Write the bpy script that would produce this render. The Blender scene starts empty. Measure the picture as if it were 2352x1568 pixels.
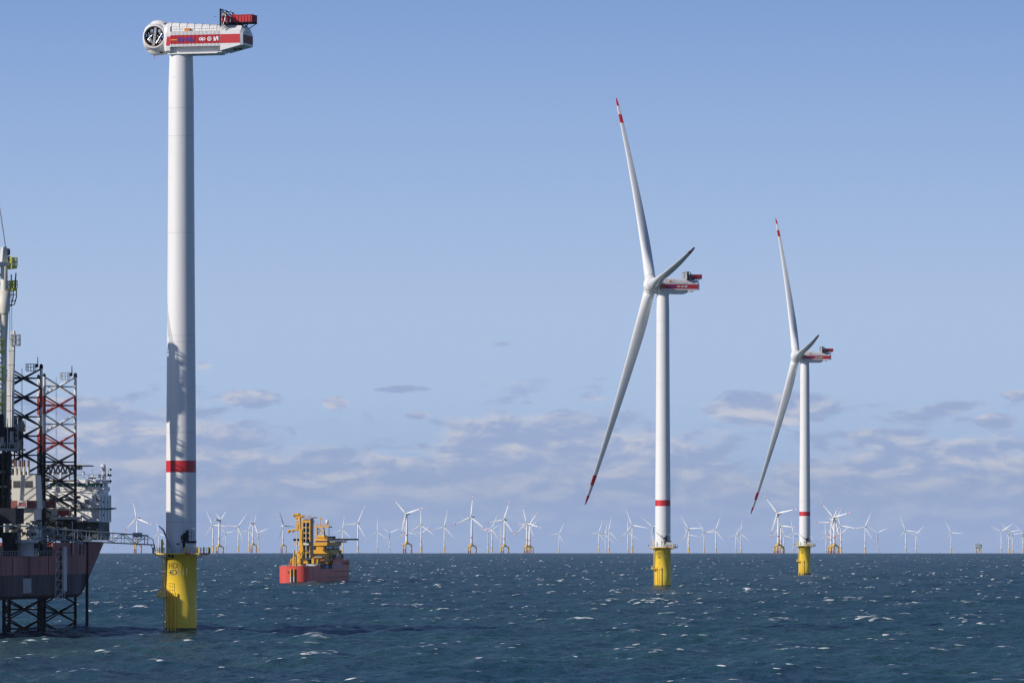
import bpy, math, random
import numpy as np
from mathutils import Vector, Matrix
R_ = math.radians
C = bpy.context.scene.collection
SC = bpy.context.scene

# ------------------------------------------------------------------ camera
# design frame: 2352 x 1568 units over the photograph, F = focal length in those units
F = 13067.0
CAMZ = 22.3                     # eye height above the sea, m
YL = 1238.0                     # design row of the true (level) horizon
RE = 7433000.0                  # effective earth radius with refraction
cam = bpy.data.cameras.new("camera"); cam.sensor_width = 36.0; cam.lens = 200.0
cam.shift_y = (YL - 784.0) / 2352.0
cam.clip_start = 1.0; cam.clip_end = 200000.0
co = bpy.data.objects.new("camera", cam); C.objects.link(co)
co.location = (0, 0, CAMZ); co.rotation_euler = (R_(90), 0, 0)
SC.camera = co

# ------------------------------------------------------------------ sun, exposure
SUN_EL, SUN_AZ = 27.0, 242.0    # elevation; azimuth clockwise from +Y (sun left of and behind the camera)
sd = Vector((math.sin(R_(SUN_AZ)) * math.cos(R_(SUN_EL)), math.cos(R_(SUN_AZ)) * math.cos(R_(SUN_EL)), math.sin(R_(SUN_EL))))
sl = bpy.data.lights.new("sun", 'SUN'); sl.energy = 4.0; sl.angle = R_(0.53); sl.color = (1.0, 0.94, 0.86)
so = bpy.data.objects.new("sun", sl); C.objects.link(so)
so.rotation_euler = (-sd).to_track_quat('-Z', 'Y').to_euler()
SC.view_settings.view_transform = 'Standard'; SC.view_settings.look = 'None'
SC.view_settings.exposure = 0.0; SC.view_settings.gamma = 1.0
SC.render.engine = 'CYCLES'
SC.cycles.use_denoising = True
SC.cycles.max_bounces = 6; SC.cycles.volume_bounces = 0
SC.cycles.filter_width = 1.4 if hasattr(SC.cycles, 'filter_width') else 1.5

# ------------------------------------------------------------------ world: sky and clouds
W = bpy.data.worlds.new("World"); SC.world = W; W.use_nodes = True
NT = W.node_tree; NT.nodes.clear()
class NG:
    """small helper for wiring maths nodes"""
    def __init__(s, nt): s.nt = nt
    def new(s, t, **kw):
        n = s.nt.nodes.new(t)
        for k, v in kw.items(): setattr(n, k, v)
        return n
    def put(s, sock, v):
        if isinstance(v, bpy.types.NodeSocket): s.nt.links.new(v, sock)
        elif v is not None: sock.default_value = v
    def m(s, op, a, b=None, c=None, clamp=False):
        n = s.new('ShaderNodeMath', operation=op, use_clamp=clamp)
        s.put(n.inputs[0], a)
        if b is not None: s.put(n.inputs[1], b)
        if c is not None: s.put(n.inputs[2], c)
        return n.outputs[0]
    def sm(s, v, lo, hi, to0=0.0, to1=1.0):
        n = s.new('ShaderNodeMapRange', interpolation_type='SMOOTHSTEP')
        s.put(n.inputs[0], v); s.put(n.inputs[1], lo); s.put(n.inputs[2], hi); s.put(n.inputs[3], to0); s.put(n.inputs[4], to1)
        return n.outputs[0]
    def xyz(s, x, y, z):
        n = s.new('ShaderNodeCombineXYZ'); s.put(n.inputs[0], x); s.put(n.inputs[1], y); s.put(n.inputs[2], z); return n.outputs[0]
    def noise(s, vec, scale, detail=5, rough=0.55, dist=0.0, dim='3D'):
        n = s.new('ShaderNodeTexNoise', noise_dimensions=dim)
        s.put(n.inputs['Vector'], vec); n.inputs['Scale'].default_value = scale; n.inputs['Detail'].default_value = detail
        n.inputs['Roughness'].default_value = rough; n.inputs['Distortion'].default_value = dist
        return n.outputs[0]
    def ramp(s, fac, stops, interp='LINEAR'):
        n = s.new('ShaderNodeValToRGB'); s.put(n.inputs[0], fac); cr = n.color_ramp; cr.interpolation = interp
        while len(cr.elements) < len(stops): cr.elements.new(0.5)
        for e, (p, c) in zip(cr.elements, stops): e.position = p; e.color = (c[0], c[1], c[2], 1)
        return n.outputs[0]
    def mix(s, fac, a, b, mode='MIX'):
        n = s.new('ShaderNodeMix', data_type='RGBA', blend_type=mode)
        s.put(n.inputs[0], fac); s.put(n.inputs[6], a); s.put(n.inputs[7], b); return n.outputs[2]
def lin(r, g, b):
    f = lambda c: (c / 255 / 12.92) if c / 255 <= 0.04045 else ((c / 255 + 0.055) / 1.055) ** 2.4
    return (f(r), f(g), f(b), 1.0)
g = NG(NT)
sky = g.new('ShaderNodeTexSky', sky_type='NISHITA'); sky.sun_disc = False
sky.sun_elevation = R_(SUN_EL); sky.sun_rotation = R_(SUN_AZ); sky.air_density = 1.0; sky.dust_density = 0.6; sky.ozone_density = 2.0
SKY_S = 0.062
tc = g.new('ShaderNodeTexCoord'); sp = g.new('ShaderNodeSeparateXYZ'); NT.links.new(tc.outputs['Generated'], sp.inputs[0])
X, Y, Z = sp.outputs
el = g.m('ARCSINE', Z)
u = g.m('MULTIPLY', g.m('ARCTAN2', X, Y), F / 100)     # hundred design units of azimuth
v = g.m('MULTIPLY', el, F / 100)                        # hundred design units of elevation
# the low sky the photograph shows: pale blue at the horizon, deeper blue a few degrees up
low = g.ramp(g.m('DIVIDE', g.m('ADD', v, 1.0), 20.0, clamp=True),
             [(0.0, lin(157, 178, 220)), (0.10, lin(161, 184, 221)), (0.22, lin(172, 195, 228)), (0.314, lin(172, 194, 227)), (0.487, lin(152, 180, 222)),
              (0.66, lin(129, 161, 213)), (1.0, lin(100, 134, 195))])
lowb = g.mix(1.0, low, (1 / SKY_S, 1 / SKY_S, 1 / SKY_S, 1), 'MULTIPLY')
skyc = g.mix(g.sm(el, R_(5.6), R_(13)), lowb, g.mix(1.0, sky.outputs[0], (0.50, 0.68, 1.08, 1), 'MULTIPLY'))
# clouds: low cumulus deck far away, in azimuth/elevation
pc = lambda du, dv, su, sv, w: g.xyz(g.m('MULTIPLY_ADD', u, su, du), g.m('MULTIPLY_ADD', v, sv, dv), w)
n1 = g.noise(pc(0, 0, 0.72, 1.85, 3.7), 1.0, 9, 0.58, 0.35)
n1b = g.noise(pc(.16, -.34, 0.72, 1.85, 3.7), 1.0, 9, 0.58, 0.35)      # the same field sampled away from the sun: lit tops, dark bellies
n2 = g.noise(pc(0, 0, .28, 1.5, 9.1), 1.0, 6, 0.6, 0.2)
n3 = g.noise(pc(0, 0, .45, 3.2, 5.3), 1.0, 5, 0.6, 0.3)
topr = g.ramp(g.m('DIVIDE', g.m('ADD', u, 13.76), 28.0, clamp=True),
              [(0.0, (.60,) * 3), (0.07, (.80,) * 3), (0.23, (.82,) * 3), (0.30, (.66,) * 3), (0.42, (.60,) * 3), (0.455, (.80,) * 3), (0.56, (.84,) * 3),
               (0.64, (.70,) * 3), (0.69, (.56,) * 3), (0.78, (.62,) * 3), (0.84, (.72,) * 3), (1.0, (.70,) * 3)])
top = g.m('MULTIPLY', topr, 4.0)
band = g.m('SUBTRACT', top, v)                         # >0 inside the deck
dens = g.m('ADD', g.m('MULTIPLY_ADD', band, 0.85, 0.05), g.m('MULTIPLY', g.m('SUBTRACT', n1, 0.5), 3.3))
dens = g.m('ADD', dens, g.m('MULTIPLY', g.m('SUBTRACT', n2, 0.5), 1.6))
dens = g.m('MINIMUM', dens, 1.4)
for (cx, cy, rx, ry, k) in [(575, 915, 80, 24, 1.0), (765, 925, 36, 18, .8), (960, 952, 32, 11, .7), (925, 893, 55, 9, .5), (1145, 787, 40, 8, .35),
                            (468, 838, 32, 15, .75), (1362, 915, 50, 11, .6), (1220, 923, 30, 7, .5), (1775, 938, 165, 40, 1.2), (2335, 908, 40, 15, .9),
                            (2285, 968, 62, 20, 1.1), (2000, 1000, 110, 18, .8)]:
    du = g.m('DIVIDE', g.m('SUBTRACT', u, (cx - 1176) / 100), rx / 100)
    dv = g.m('DIVIDE', g.m('SUBTRACT', v, (YL - cy) / 100), ry / 100)
    q = g.m('ADD', g.m('MULTIPLY', du, du), g.m('MULTIPLY', dv, dv))
    e = g.m('MULTIPLY', g.m('SUBTRACT', 1.15, q), k * 0.9)
    e = g.m('ADD', e, g.m('MULTIPLY', g.m('SUBTRACT', n1, 0.5), 3.0))
    e = g.m('SUBTRACT', e, g.sm(q, 1.5, 3.0, 0, 3))
    dens = g.m('MAXIMUM', dens, e)
alpha = g.sm(dens, -0.1, 0.6)
lit = g.sm(g.m('ADD', g.m('SUBTRACT', n1b, n1), g.m('MULTIPLY', g.m('SUBTRACT', n3, 0.5), 0.30)), -0.10, 0.20)
edge = g.sm(dens, 0.2, 1.2, 1.0, 0.75)
litv = g.m('MULTIPLY', g.m('MULTIPLY', lit, edge), g.sm(v, 0.3, 2.6, 0.55, 1.0))
ccol = g.mix(litv, lin(153, 172, 210), lin(208, 208, 218))
ccol = g.mix(g.sm(v, -0.3, 1.5), g.mix(litv, lin(154, 175, 218), lin(168, 187, 222)), ccol)
af = g.m('MULTIPLY', alpha, g.sm(v, -0.4, 1.4, 0.6, 0.92))
af = g.m('MULTIPLY', af, g.sm(g.m('ABSOLUTE', u), 60.0, 100.0, 1.0, 0.0))
ccs = g.mix(1.0, ccol, (1 / SKY_S, 1 / SKY_S, 1 / SKY_S, 1), 'MULTIPLY')
fin = g.mix(af, skyc, ccs)
bg = g.new('ShaderNodeBackground'); NT.links.new(fin, bg.inputs[0]); bg.inputs[1].default_value = SKY_S
wo = g.new('ShaderNodeOutputWorld'); NT.links.new(bg.outputs[0], wo.inputs[0])

# ------------------------------------------------------------------ materials
MATS = {}
def mat(name, col, rough=0.5, metal=0.0, grime=0.0, gscale=0.5, spec=None, streak=False):
    if name in MATS: return MATS[name]
    m = bpy.data.materials.new(name); m.use_nodes = True; nt = m.node_tree; b = nt.nodes['Principled BSDF']
    if len(col) == 3: col = tuple(col) + (1.0,)
    b.inputs['Base Color'].default_value = col; b.inputs['Roughness'].default_value = rough; b.inputs['Metallic'].default_value = metal
    if spec is not None: b.inputs['Specular IOR Level'].default_value = spec
    if grime > 0:
        h = NG(nt); t = h.new('ShaderNodeTexCoord'); mp = h.new('ShaderNodeMapping'); nt.links.new(t.outputs['Object'], mp.inputs[0])
        mp.inputs['Scale'].default_value = (1, 1, 0.12 if streak else 1)
        n = h.noise(mp.outputs[0], gscale, 6, 0.62)
        dark = tuple(c * (1 - grime) for c in col[:3]) + (1,)
        c = h.mix(h.sm(n, 0.42, 0.72), col, dark)
        nt.links.new(c, b.inputs['Base Color'])
        r = h.sm(n, 0.3, 0.7, rough * 0.85, min(1, rough * 1.2)); nt.links.new(r, b.inputs['Roughness'])
    MATS[name] = m; return m
M = dict(
    white=mat('white_paint', (.81, .795, .775), .38, 0, .10, .16, None, True),
    blade=mat('blade_gelcoat', (.78, .78, .77), .33, 0, .05, .05),
    red=mat('red_paint', (.60, .026, .036), .42, 0, .15, .3, None, True),
    yellow=mat('yellow_paint', (.95, .65, .05), .45, 0, .09, .25, None, True),
    orange_y=mat('orange_yellow_paint', (.78, .40, .02), .5, 0, .2, .4),
    grey=mat('grey_paint', (.36, .37, .38), .55, 0, .15, .8),
    lgrey=mat('pale_grey_paint', (.58, .58, .57), .5, 0, .15, .5),
    seam=mat('seam_grey', (.48, .48, .48), .5),
    galv=mat('galvanised_steel', (.40, .42, .44), .5, .4, .2, 1.0),
    dark=mat('dark_steel', (.020, .024, .034), .8, 0, .3, .6, .2),
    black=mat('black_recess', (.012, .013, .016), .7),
    cream=mat('cream_paint', (.70, .66, .56), .55, 0, .15, .3, None, True),
    hullred=mat('faded_hull_red', (.31, .09, .08), .6, 0, .25, .18, None, True),
    hulldark=mat('dark_antifouling', (.055, .038, .05), .7, 0, .35, .2, None, True),
    sovred=mat('coral_red_hull', (.72, .075, .05), .42, 0, .12, .25, None, True),
    brown=mat('rusty_brown', (.22, .10, .06), .7, 0, .3, 1.0),
    lime=mat('lime_safety_paint', (.62, .60, .05), .5, 0, .2, .8),
    dgreen=mat('dark_green_paint', (.035, .06, .045), .55, 0, .3, .7),
    blue=mat('blue_paint', (.05, .16, .42), .5),
    letterblue=mat('blue_lettering', (.06, .045, .30), .4),
    letterwhite=mat('white_lettering', (.82, .82, .82), .4),
    letteryel=mat('yellow_lettering', (.80, .42, .03), .4),
    letterblack=mat('black_lettering', (.06, .05, .03), .5),
    letterpale=mat('pale_lettering', (.45, .52, .70), .5),
    orange=mat('orange_plastic', (.75, .24, .02), .5),
    glass=mat('bridge_glass', (.06, .17, .19), .1),
    glasspale=mat('pale_bridge_glass', (.20, .36, .38), .12),  # paler tint of glass for the bridge panes
    legred=mat('leg_red_paint', (.42, .07, .05), .5, 0, .3, .5),
    legwhite=mat('leg_white_paint', (.76, .74, .70), .5, 0, .2, .5),
    ragg=mat('rust_red_splash_zone', (.38, .12, .06), .6, 0, .3, .4),
    dullred=mat('dull_red_panel', (.36, .10, .10), .6),
    copper=mat('copper_rim', (.30, .12, .07), .4, .3),
    chrome=mat('bright_steel', (.62, .63, .65), .25, .7),
)
# ------------------------------------------------------------------ mesh builder
class MB:
    def __init__(s): s.v = []; s.f = []; s.m = []; s.s = []
    def add(s, vs, fs, mi=0, smooth=False):
        o = len(s.v); s.v.extend([tuple(x) for x in vs])
        for f in fs: s.f.append(tuple(i + o for i in f)); s.m.append(mi); s.s.append(smooth)
    def hexa(s, b, t, mi=0):
        s.add(list(b) + list(t), [(3, 2, 1, 0), (4, 5, 6, 7), (0, 1, 5, 4), (1, 2, 6, 5), (2, 3, 7, 6), (3, 0, 4, 7)], mi)
    def box(s, x0, x1, y0, y1, z0, z1, mi=0):
        if x0 > x1: x0, x1 = x1, x0
        if y0 > y1: y0, y1 = y1, y0
        if z0 > z1: z0, z1 = z1, z0
        s.hexa([(x0, y0, z0), (x1, y0, z0), (x1, y1, z0), (x0, y1, z0)], [(x0, y0, z1), (x1, y0, z1), (x1, y1, z1), (x0, y1, z1)], mi)
    def tube(s, a, b, r0, r1=None, n=8, mi=0, cap=True):
        a = Vector(a); b = Vector(b); r1 = r0 if r1 is None else r1
        d = (b - a).normalized(); e = Vector((0, 0, 1)) if abs(d.z) < .9 else Vector((1, 0, 0))
        p = d.cross(e).normalized(); q = d.cross(p)
        vs = []
        for c, r in ((a, r0), (b, r1)):
            for k in range(n):
                t = 2 * math.pi * k / n; vs.append(c + (p * math.cos(t) + q * math.sin(t)) * r)
        fs = [(k, (k + 1) % n, n + (k + 1) % n, n + k) for k in range(n)]
        s.add(vs, fs, mi, n > 5)
        if cap:
            s.add(vs[:n], [tuple(range(n - 1, -1, -1))], mi); s.add(vs[n:], [tuple(range(n))], mi)
    def path(s, pts, r, n=6, mi=0):
        for a, b in zip(pts[:-1], pts[1:]): s.tube(a, b, r, r, n, mi)
    def lathe(s, prof, n=48, mi=0, c=(0, 0, 0), axis='z', mis=None, smooth=True):
        vs = []
        for (r, h) in prof:
            for k in range(n):
                t = 2 * math.pi * k / n
                if axis == 'z': vs.append((c[0] + r * math.cos(t), c[1] + r * math.sin(t), c[2] + h))
                else: vs.append((c[0] + h, c[1] + r * math.cos(t), c[2] + r * math.sin(t)))
        for i in range(len(prof) - 1):
            fs = [(i * n + k, i * n + (k + 1) % n, (i + 1) * n + (k + 1) % n, (i + 1) * n + k) for k in range(n)]
            o = len(s.v) if i == 0 else o0
            if i == 0: o0 = o; s.v.extend(vs)
            for f in fs: s.f.append(tuple(j + o0 for j in f)); s.m.append(mis[i] if mis else mi); s.s.append(smooth)
    def sphere(s, c, r, mi=0, n=16, sz=1.0):
        prof = [(max(1e-4, r * math.sin(math.pi * k / n)), -r * sz * math.cos(math.pi * k / n)) for k in range(n + 1)]
        s.lathe(prof, 2 * n, mi, c)
    def prism(s, poly, z0, z1, mi=0, mitop=None):
        n = len(poly); vs = [(x, y, z0) for x, y in poly] + [(x, y, z1) for x, y in poly]
        s.add(vs, [(k, (k + 1) % n, n + (k + 1) % n, n + k) for k in range(n)], mi)
        s.add(vs[:n], [tuple(range(n - 1, -1, -1))], mi); s.add(vs[n:], [tuple(range(n))], mi if mitop is None else mitop)
    def plate(s, poly, y0, y1, mi=0):
        """polygon in x,z extruded along y"""
        n = len(poly); vs = [(x, y0, z) for x, z in poly] + [(x, y1, z) for x, z in poly]
        s.add(vs, [((k + 1) % n, k, n + k, n + (k + 1) % n) for k in range(n)], mi)
        s.add(vs[:n], [tuple(range(n))], mi); s.add(vs[n:], [tuple(range(n - 1, -1, -1))], mi)
    def ribbon(s, pts, w, y0, y1, mi=0, closed=False):
        """flat stroke through x,z points, mitred, extruded along y"""
        n = len(pts); L = []; Rr = []
        P = [Vector((p[0], p[1])) for p in pts]
        for i in range(n):
            a = P[i - 1] if (i > 0 or closed) else None; b = P[(i + 1) % n] if (i < n - 1 or closed) else None
            d = Vector((0, 0))
            if a is not None: d += (P[i] - a).normalized()
            if b is not None: d += (b - P[i]).normalized()
            d.normalize(); nn = Vector((-d.y, d.x)); k = w / 2
            if a is not None and b is not None:
                c = nn.dot(Vector((-(b - P[i]).normalized().y, (b - P[i]).normalized().x))); k = k / max(.5, c)
            L.append(P[i] + nn * k); Rr.append(P[i] - nn * k)
        m = n if closed else n - 1
        for i in range(m):
            j = (i + 1) % n
            b = [L[i], Rr[i], Rr[j], L[j]]
            s.add([(q.x, y0, q.y) for q in b] + [(q.x, y1, q.y) for q in b],
                  [(0, 1, 2, 3), (7, 6, 5, 4), (0, 3, 7, 4), (1, 5, 6, 2)], mi)
    def islands(s):
        """groups of faces that share no vertex, each as a builder of its own"""
        par = list(range(len(s.v)))
        def find(i):
            while par[i] != i: par[i] = par[par[i]]; i = par[i]
            return i
        for f in s.f:
            r = find(f[0])
            for i in f[1:]: par[find(i)] = r
        out = {}
        for f, m, sm_ in zip(s.f, s.m, s.s):
            q, mp = out.setdefault(find(f[0]), (MB(), {}))
            for i in f:
                if i not in mp: mp[i] = len(q.v); q.v.append(s.v[i])
            q.f.append(tuple(mp[i] for i in f)); q.m.append(m); q.s.append(sm_)
        return [q for q, _ in out.values()]
    SPLIT = {'porthole', 'red_band', 'draught_mark', 'jack_housing', 'wall_bracket', 'lamp', 'flange_seam', 'bridge_pane', 'louvre', 'hoist_wire', 'pendant_wire',
             'fender_strip', 'toe_board', 'anode_strip', 'red_fairing', 'drain_cover', 'deck_machinery', 'deck_store', 'floodlight_box', 'house_window', 'window_mullion', 'vent_slot', 'striped_beam', 'winch_house'}
    def build(s, name, mats, parent=None):
        if name in MB.SPLIT:
            qs = s.islands()
            if len(qs) > 1: return [q._build(name, mats, parent) for q in qs][0]
        return s._build(name, mats, parent)
    def _build(s, name, mats, parent=None):
        me = bpy.data.meshes.new(name); me.from_pydata(s.v, [], s.f)
        for m in (mats if isinstance(mats, (list, tuple)) else [mats]): me.materials.append(m)
        me.polygons.foreach_set('material_index', s.m); me.polygons.foreach_set('use_smooth', s.s); me.update()
        return link(name, me, parent)
def link(name, me, parent=None):
    o = bpy.data.objects.new(name, me); C.objects.link(o)
    if parent is not None: o.parent = parent
    return o
def thing(name, label, cat, loc=(0, 0, 0), rz=0.0, group=None):
    o = bpy.data.objects.new(name, None); C.objects.link(o); o.location = loc; o.rotation_euler = (0, 0, rz)
    o['label'] = label; o['category'] = cat
    if group: o['group'] = group
    return o
def arc(cx, cz, r, a0, a1, n=12, rz=None):
    rz = r if rz is None else rz
    return [(cx + r * math.cos(R_(a0 + (a1 - a0) * k / n)), cz + rz * math.sin(R_(a0 + (a1 - a0) * k / n))) for k in range(n + 1)]
def free(o, label, cat, group=None):
    """a thing that stands on another thing: keep its place, make it top-level"""
    bpy.context.view_layer.update(); mw = o.matrix_world.copy(); o.parent = None; o.matrix_world = mw
    o['label'] = label; o['category'] = cat
    if group: o['group'] = group
def drop(x, y): return -(x * x + y * y) / (2 * RE)
def at(xd, D, z=0.0):
    x = (xd - 1176) / F * D; return Vector((x, D, z + drop(x, D)))
# ------------------------------------------------------------------ sea: one curved sheet with real waves
def make_sea():
    rng = np.random.default_rng(11)
    th = np.concatenate([np.linspace(-180, -12, 57)[:-1], np.linspace(-12, -7.4, 14)[:-1], np.linspace(-7.4, 7.4, 700), np.linspace(7.4, 12, 14)[1:], np.linspace(12, 180, 57)[1:]])
    th = np.radians(th)
    r = [2.0, 40, 120, 250, 400, 500, 560]
    d = 560.0; rows = []
    while d < 18500:
        d += 0.75 if d < 1150 else 0.75 * (d / 1150) ** 1.75
        rows.append(d)
    while d < 60000:
        d *= 1.06; rows.append(d)
    r = np.array(r + rows)
    TH, RR = np.meshgrid(th, r)
    x = RR * np.sin(TH); y = RR * np.cos(TH)
    nc = 84
    lam = np.exp(rng.uniform(np.log(3.2), np.log(75), nc)); lam.sort()
    k = 2 * np.pi / lam
    ang = R_(14) + rng.normal(0, 0.62, nc)                  # wind from the left, slightly away
    kp = 2 * np.pi / 58
    amp = np.where(k > kp, (kp / k) ** 1.02, (k / kp) ** 2.0) * np.exp(-0.15 * np.maximum(0, kp / k - 1))
    amp *= rng.uniform(.6, 1.4, nc); amp *= 0.62 / np.sqrt((amp ** 2 / 2).sum())
    ph = rng.uniform(0, 2 * np.pi, nc)
    fade = np.clip((R_(11) - np.abs(TH)) / R_(3), 0, 1) * np.clip((RR - 500) / 60, 0, 1)
    z = np.zeros_like(x); dx = np.zeros_like(x); dy = np.zeros_like(x)
    J = np.zeros_like(x); dr = np.gradient(r)
    for i in range(nc):
        cx, cy = math.cos(ang[i]), math.sin(ang[i])
        w = np.clip(lam[i] / (1.6 * dr), 0, 1)[:, None]      # leave out waves the far rows cannot carry
        p = k[i] * (cx * x + cy * y) + ph[i]; c = np.cos(p); s_ = np.sin(p)
        a = amp[i] * w
        z += a * c; dx -= 0.8 * a * cx * s_; dy -= 0.8 * a * cy * s_; J += amp[i] * k[i] * c
    grp = 0
    for _ in range(9):                                       # slow gusts: where whitecaps gather
        q = rng.uniform(0, 2 * np.pi); l_ = np.exp(rng.uniform(np.log(60), np.log(420)))
        grp = grp + np.sin(2 * np.pi / l_ * (math.cos(q) * x + math.sin(q) * y) + rng.uniform(0, 6.3))
    grp /= 3.0
    J = J / J.std()
    foam = np.clip((J - FOAM_T + 0.45 * grp) * 0.9, 0, 1)
    far = np.clip((RR - 3500) / 9000, 0, 1)
    foam = foam * fade * (1 - 0.6 * far)
    for (px, py, pr) in ((-79.0, 1359, 3.7), (70.8, 2672, 3.7), (190.2, 3696, 3.7)):   # wash round the foundations, trailing down wind
        ex, ey = x - px, y - py; al = ex * .97 + ey * .24; ac = ey * .97 - ex * .24
        d_ = np.sqrt(np.where(al > 0, al / 2.6, al) ** 2 + ac ** 2)
        foam = np.maximum(foam, 0.75 * np.exp(-((d_ - pr - .4) / 1.3) ** 2))
    hx_, hy_ = x + 114.6, y - 2962; al = hx_ * .242 + hy_ * .970; ac = np.abs(hy_ * .242 - hx_ * .970)
    foam = np.maximum(foam, 0.6 * np.exp(-((ac - 8.6) / 1.3) ** 2) * ((al > -2) & (al < 84)) * np.clip((al + 10) / 90, .3, 1))
    X = x + dx * fade; Y = y + dy * fade
    Z = z * fade - RR * RR / (2 * RE)
    n, m = X.shape
    co_ = np.stack([X, Y, Z], -1).reshape(-1, 3).astype(np.float32)
    ii, jj = np.meshgrid(np.arange(n - 1), np.arange(m - 1), indexing='ij')
    a = (ii * m + jj).ravel(); q = np.stack([a, a + 1, a + m + 1, a + m], -1).astype(np.int32)
    me = bpy.data.meshes.new('sea'); me.vertices.add(n * m); me.vertices.foreach_set('co', co_.ravel())
    me.loops.add(q.size); me.loops.foreach_set('vertex_index', q.ravel())
    me.polygons.add(len(q)); me.polygons.foreach_set('loop_start', np.arange(0, q.size, 4, dtype=np.int32))
    me.polygons.foreach_set('use_smooth', np.ones(len(q), bool))
    me.update(calc_edges=True)
    at_ = me.attributes.new('foam', 'FLOAT', 'POINT'); at_.data.foreach_set('value', foam.ravel().astype(np.float32))
    m_ = bpy.data.materials.new('sea_water'); m_.use_nodes = True; nt = m_.node_tree; b = nt.nodes['Principled BSDF']; h = NG(nt)
    at2 = h.new('ShaderNodeAttribute', attribute_name='foam')
    geo = h.new('ShaderNodeNewGeometry')
    big = h.noise(geo.outputs['Position'], 0.006, 3, 0.5)
    wc = h.mix(h.sm(big, 0.35, 0.65), SEA_A, SEA_B)
    brk = h.noise(geo.outputs['Position'], 0.55, 7, 0.78)
    mpf = h.new('ShaderNodeMapping'); nt.links.new(geo.outputs['Position'], mpf.inputs[0]); mpf.inputs['Scale'].default_value = (.35, .06, .8); mpf.inputs['Rotation'].default_value = (0, 0, R_(14))
    streak = h.noise(mpf.outputs[0], 1.0, 4, 0.65)
    fo = h.m('ADD', at2.outputs['Fac'], h.m('MULTIPLY', h.m('SUBTRACT', brk, 0.5), 1.5))
    fo = h.m('MULTIPLY', h.sm(fo, 0.28, 0.52), h.sm(at2.outputs['Fac'], 0.02, 0.15))
    old = h.m('MULTIPLY', h.sm(streak, 0.63, 0.80), 0.17)
    fo = h.m('MAXIMUM', fo, old)
    fo = h.m('MULTIPLY', fo, h.sm(h.noise(geo.outputs['Position'], 0.07, 2, 0.5), 0.36, 0.62, 0.30, 0.95))
    bn = h.m('ADD', h.noise(geo.outputs['Position'], 0.32, 3, 0.6), h.m('MULTIPLY', h.noise(geo.outputs['Position'], 1.1, 3, 0.6), 0.35))
    bp = h.new('ShaderNodeBump'); bp.inputs['Strength'].default_value = 1.0; bp.inputs['Distance'].default_value = 0.95
    nt.links.new(bn, bp.inputs['Height'])
    nt.nodes.remove(b)
    # water body (light scattered back from below) under a surface reflection that wave shadowing keeps from reaching full mirror at grazing angles
    df = h.new('ShaderNodeBsdfDiffuse'); nt.links.new(h.mix(fo, wc, (.82, .83, .82, 1)), df.inputs['Color']); nt.links.new(bp.outputs[0], df.inputs['Normal'])
    gl = h.new('ShaderNodeBsdfGlossy'); gl.inputs['Roughness'].default_value = 0.2; nt.links.new(bp.outputs[0], gl.inputs['Normal'])
    lw = h.new('ShaderNodeLayerWeight'); lw.inputs['Blend'].default_value = 0.5; nt.links.new(bp.outputs[0], lw.inputs['Normal'])
    fr = h.m('MULTIPLY_ADD', h.m('POWER', lw.outputs['Facing'], 3.6), SEA_F, 0.015)
    fr = h.m('MULTIPLY', fr, h.m('SUBTRACT', 1.0, fo))
    ms = h.new('ShaderNodeMixShader'); nt.links.new(fr, ms.inputs[0]); nt.links.new(df.outputs[0], ms.inputs[1]); nt.links.new(gl.outputs[0], ms.inputs[2])
    nt.links.new(ms.outputs[0], nt.nodes['Material Output'].inputs['Surface'])
    me.materials.append(m_)
    o = link('sea', me); o['kind'] = 'structure'; o['label'] = 'choppy blue green sea with whitecaps'
    return o
FOAM_T = 2.02; SEA_F = 0.50
SEA_A = (.016, .060, .082, 1); SEA_B = (.025, .078, .089, 1)
make_sea()
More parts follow.
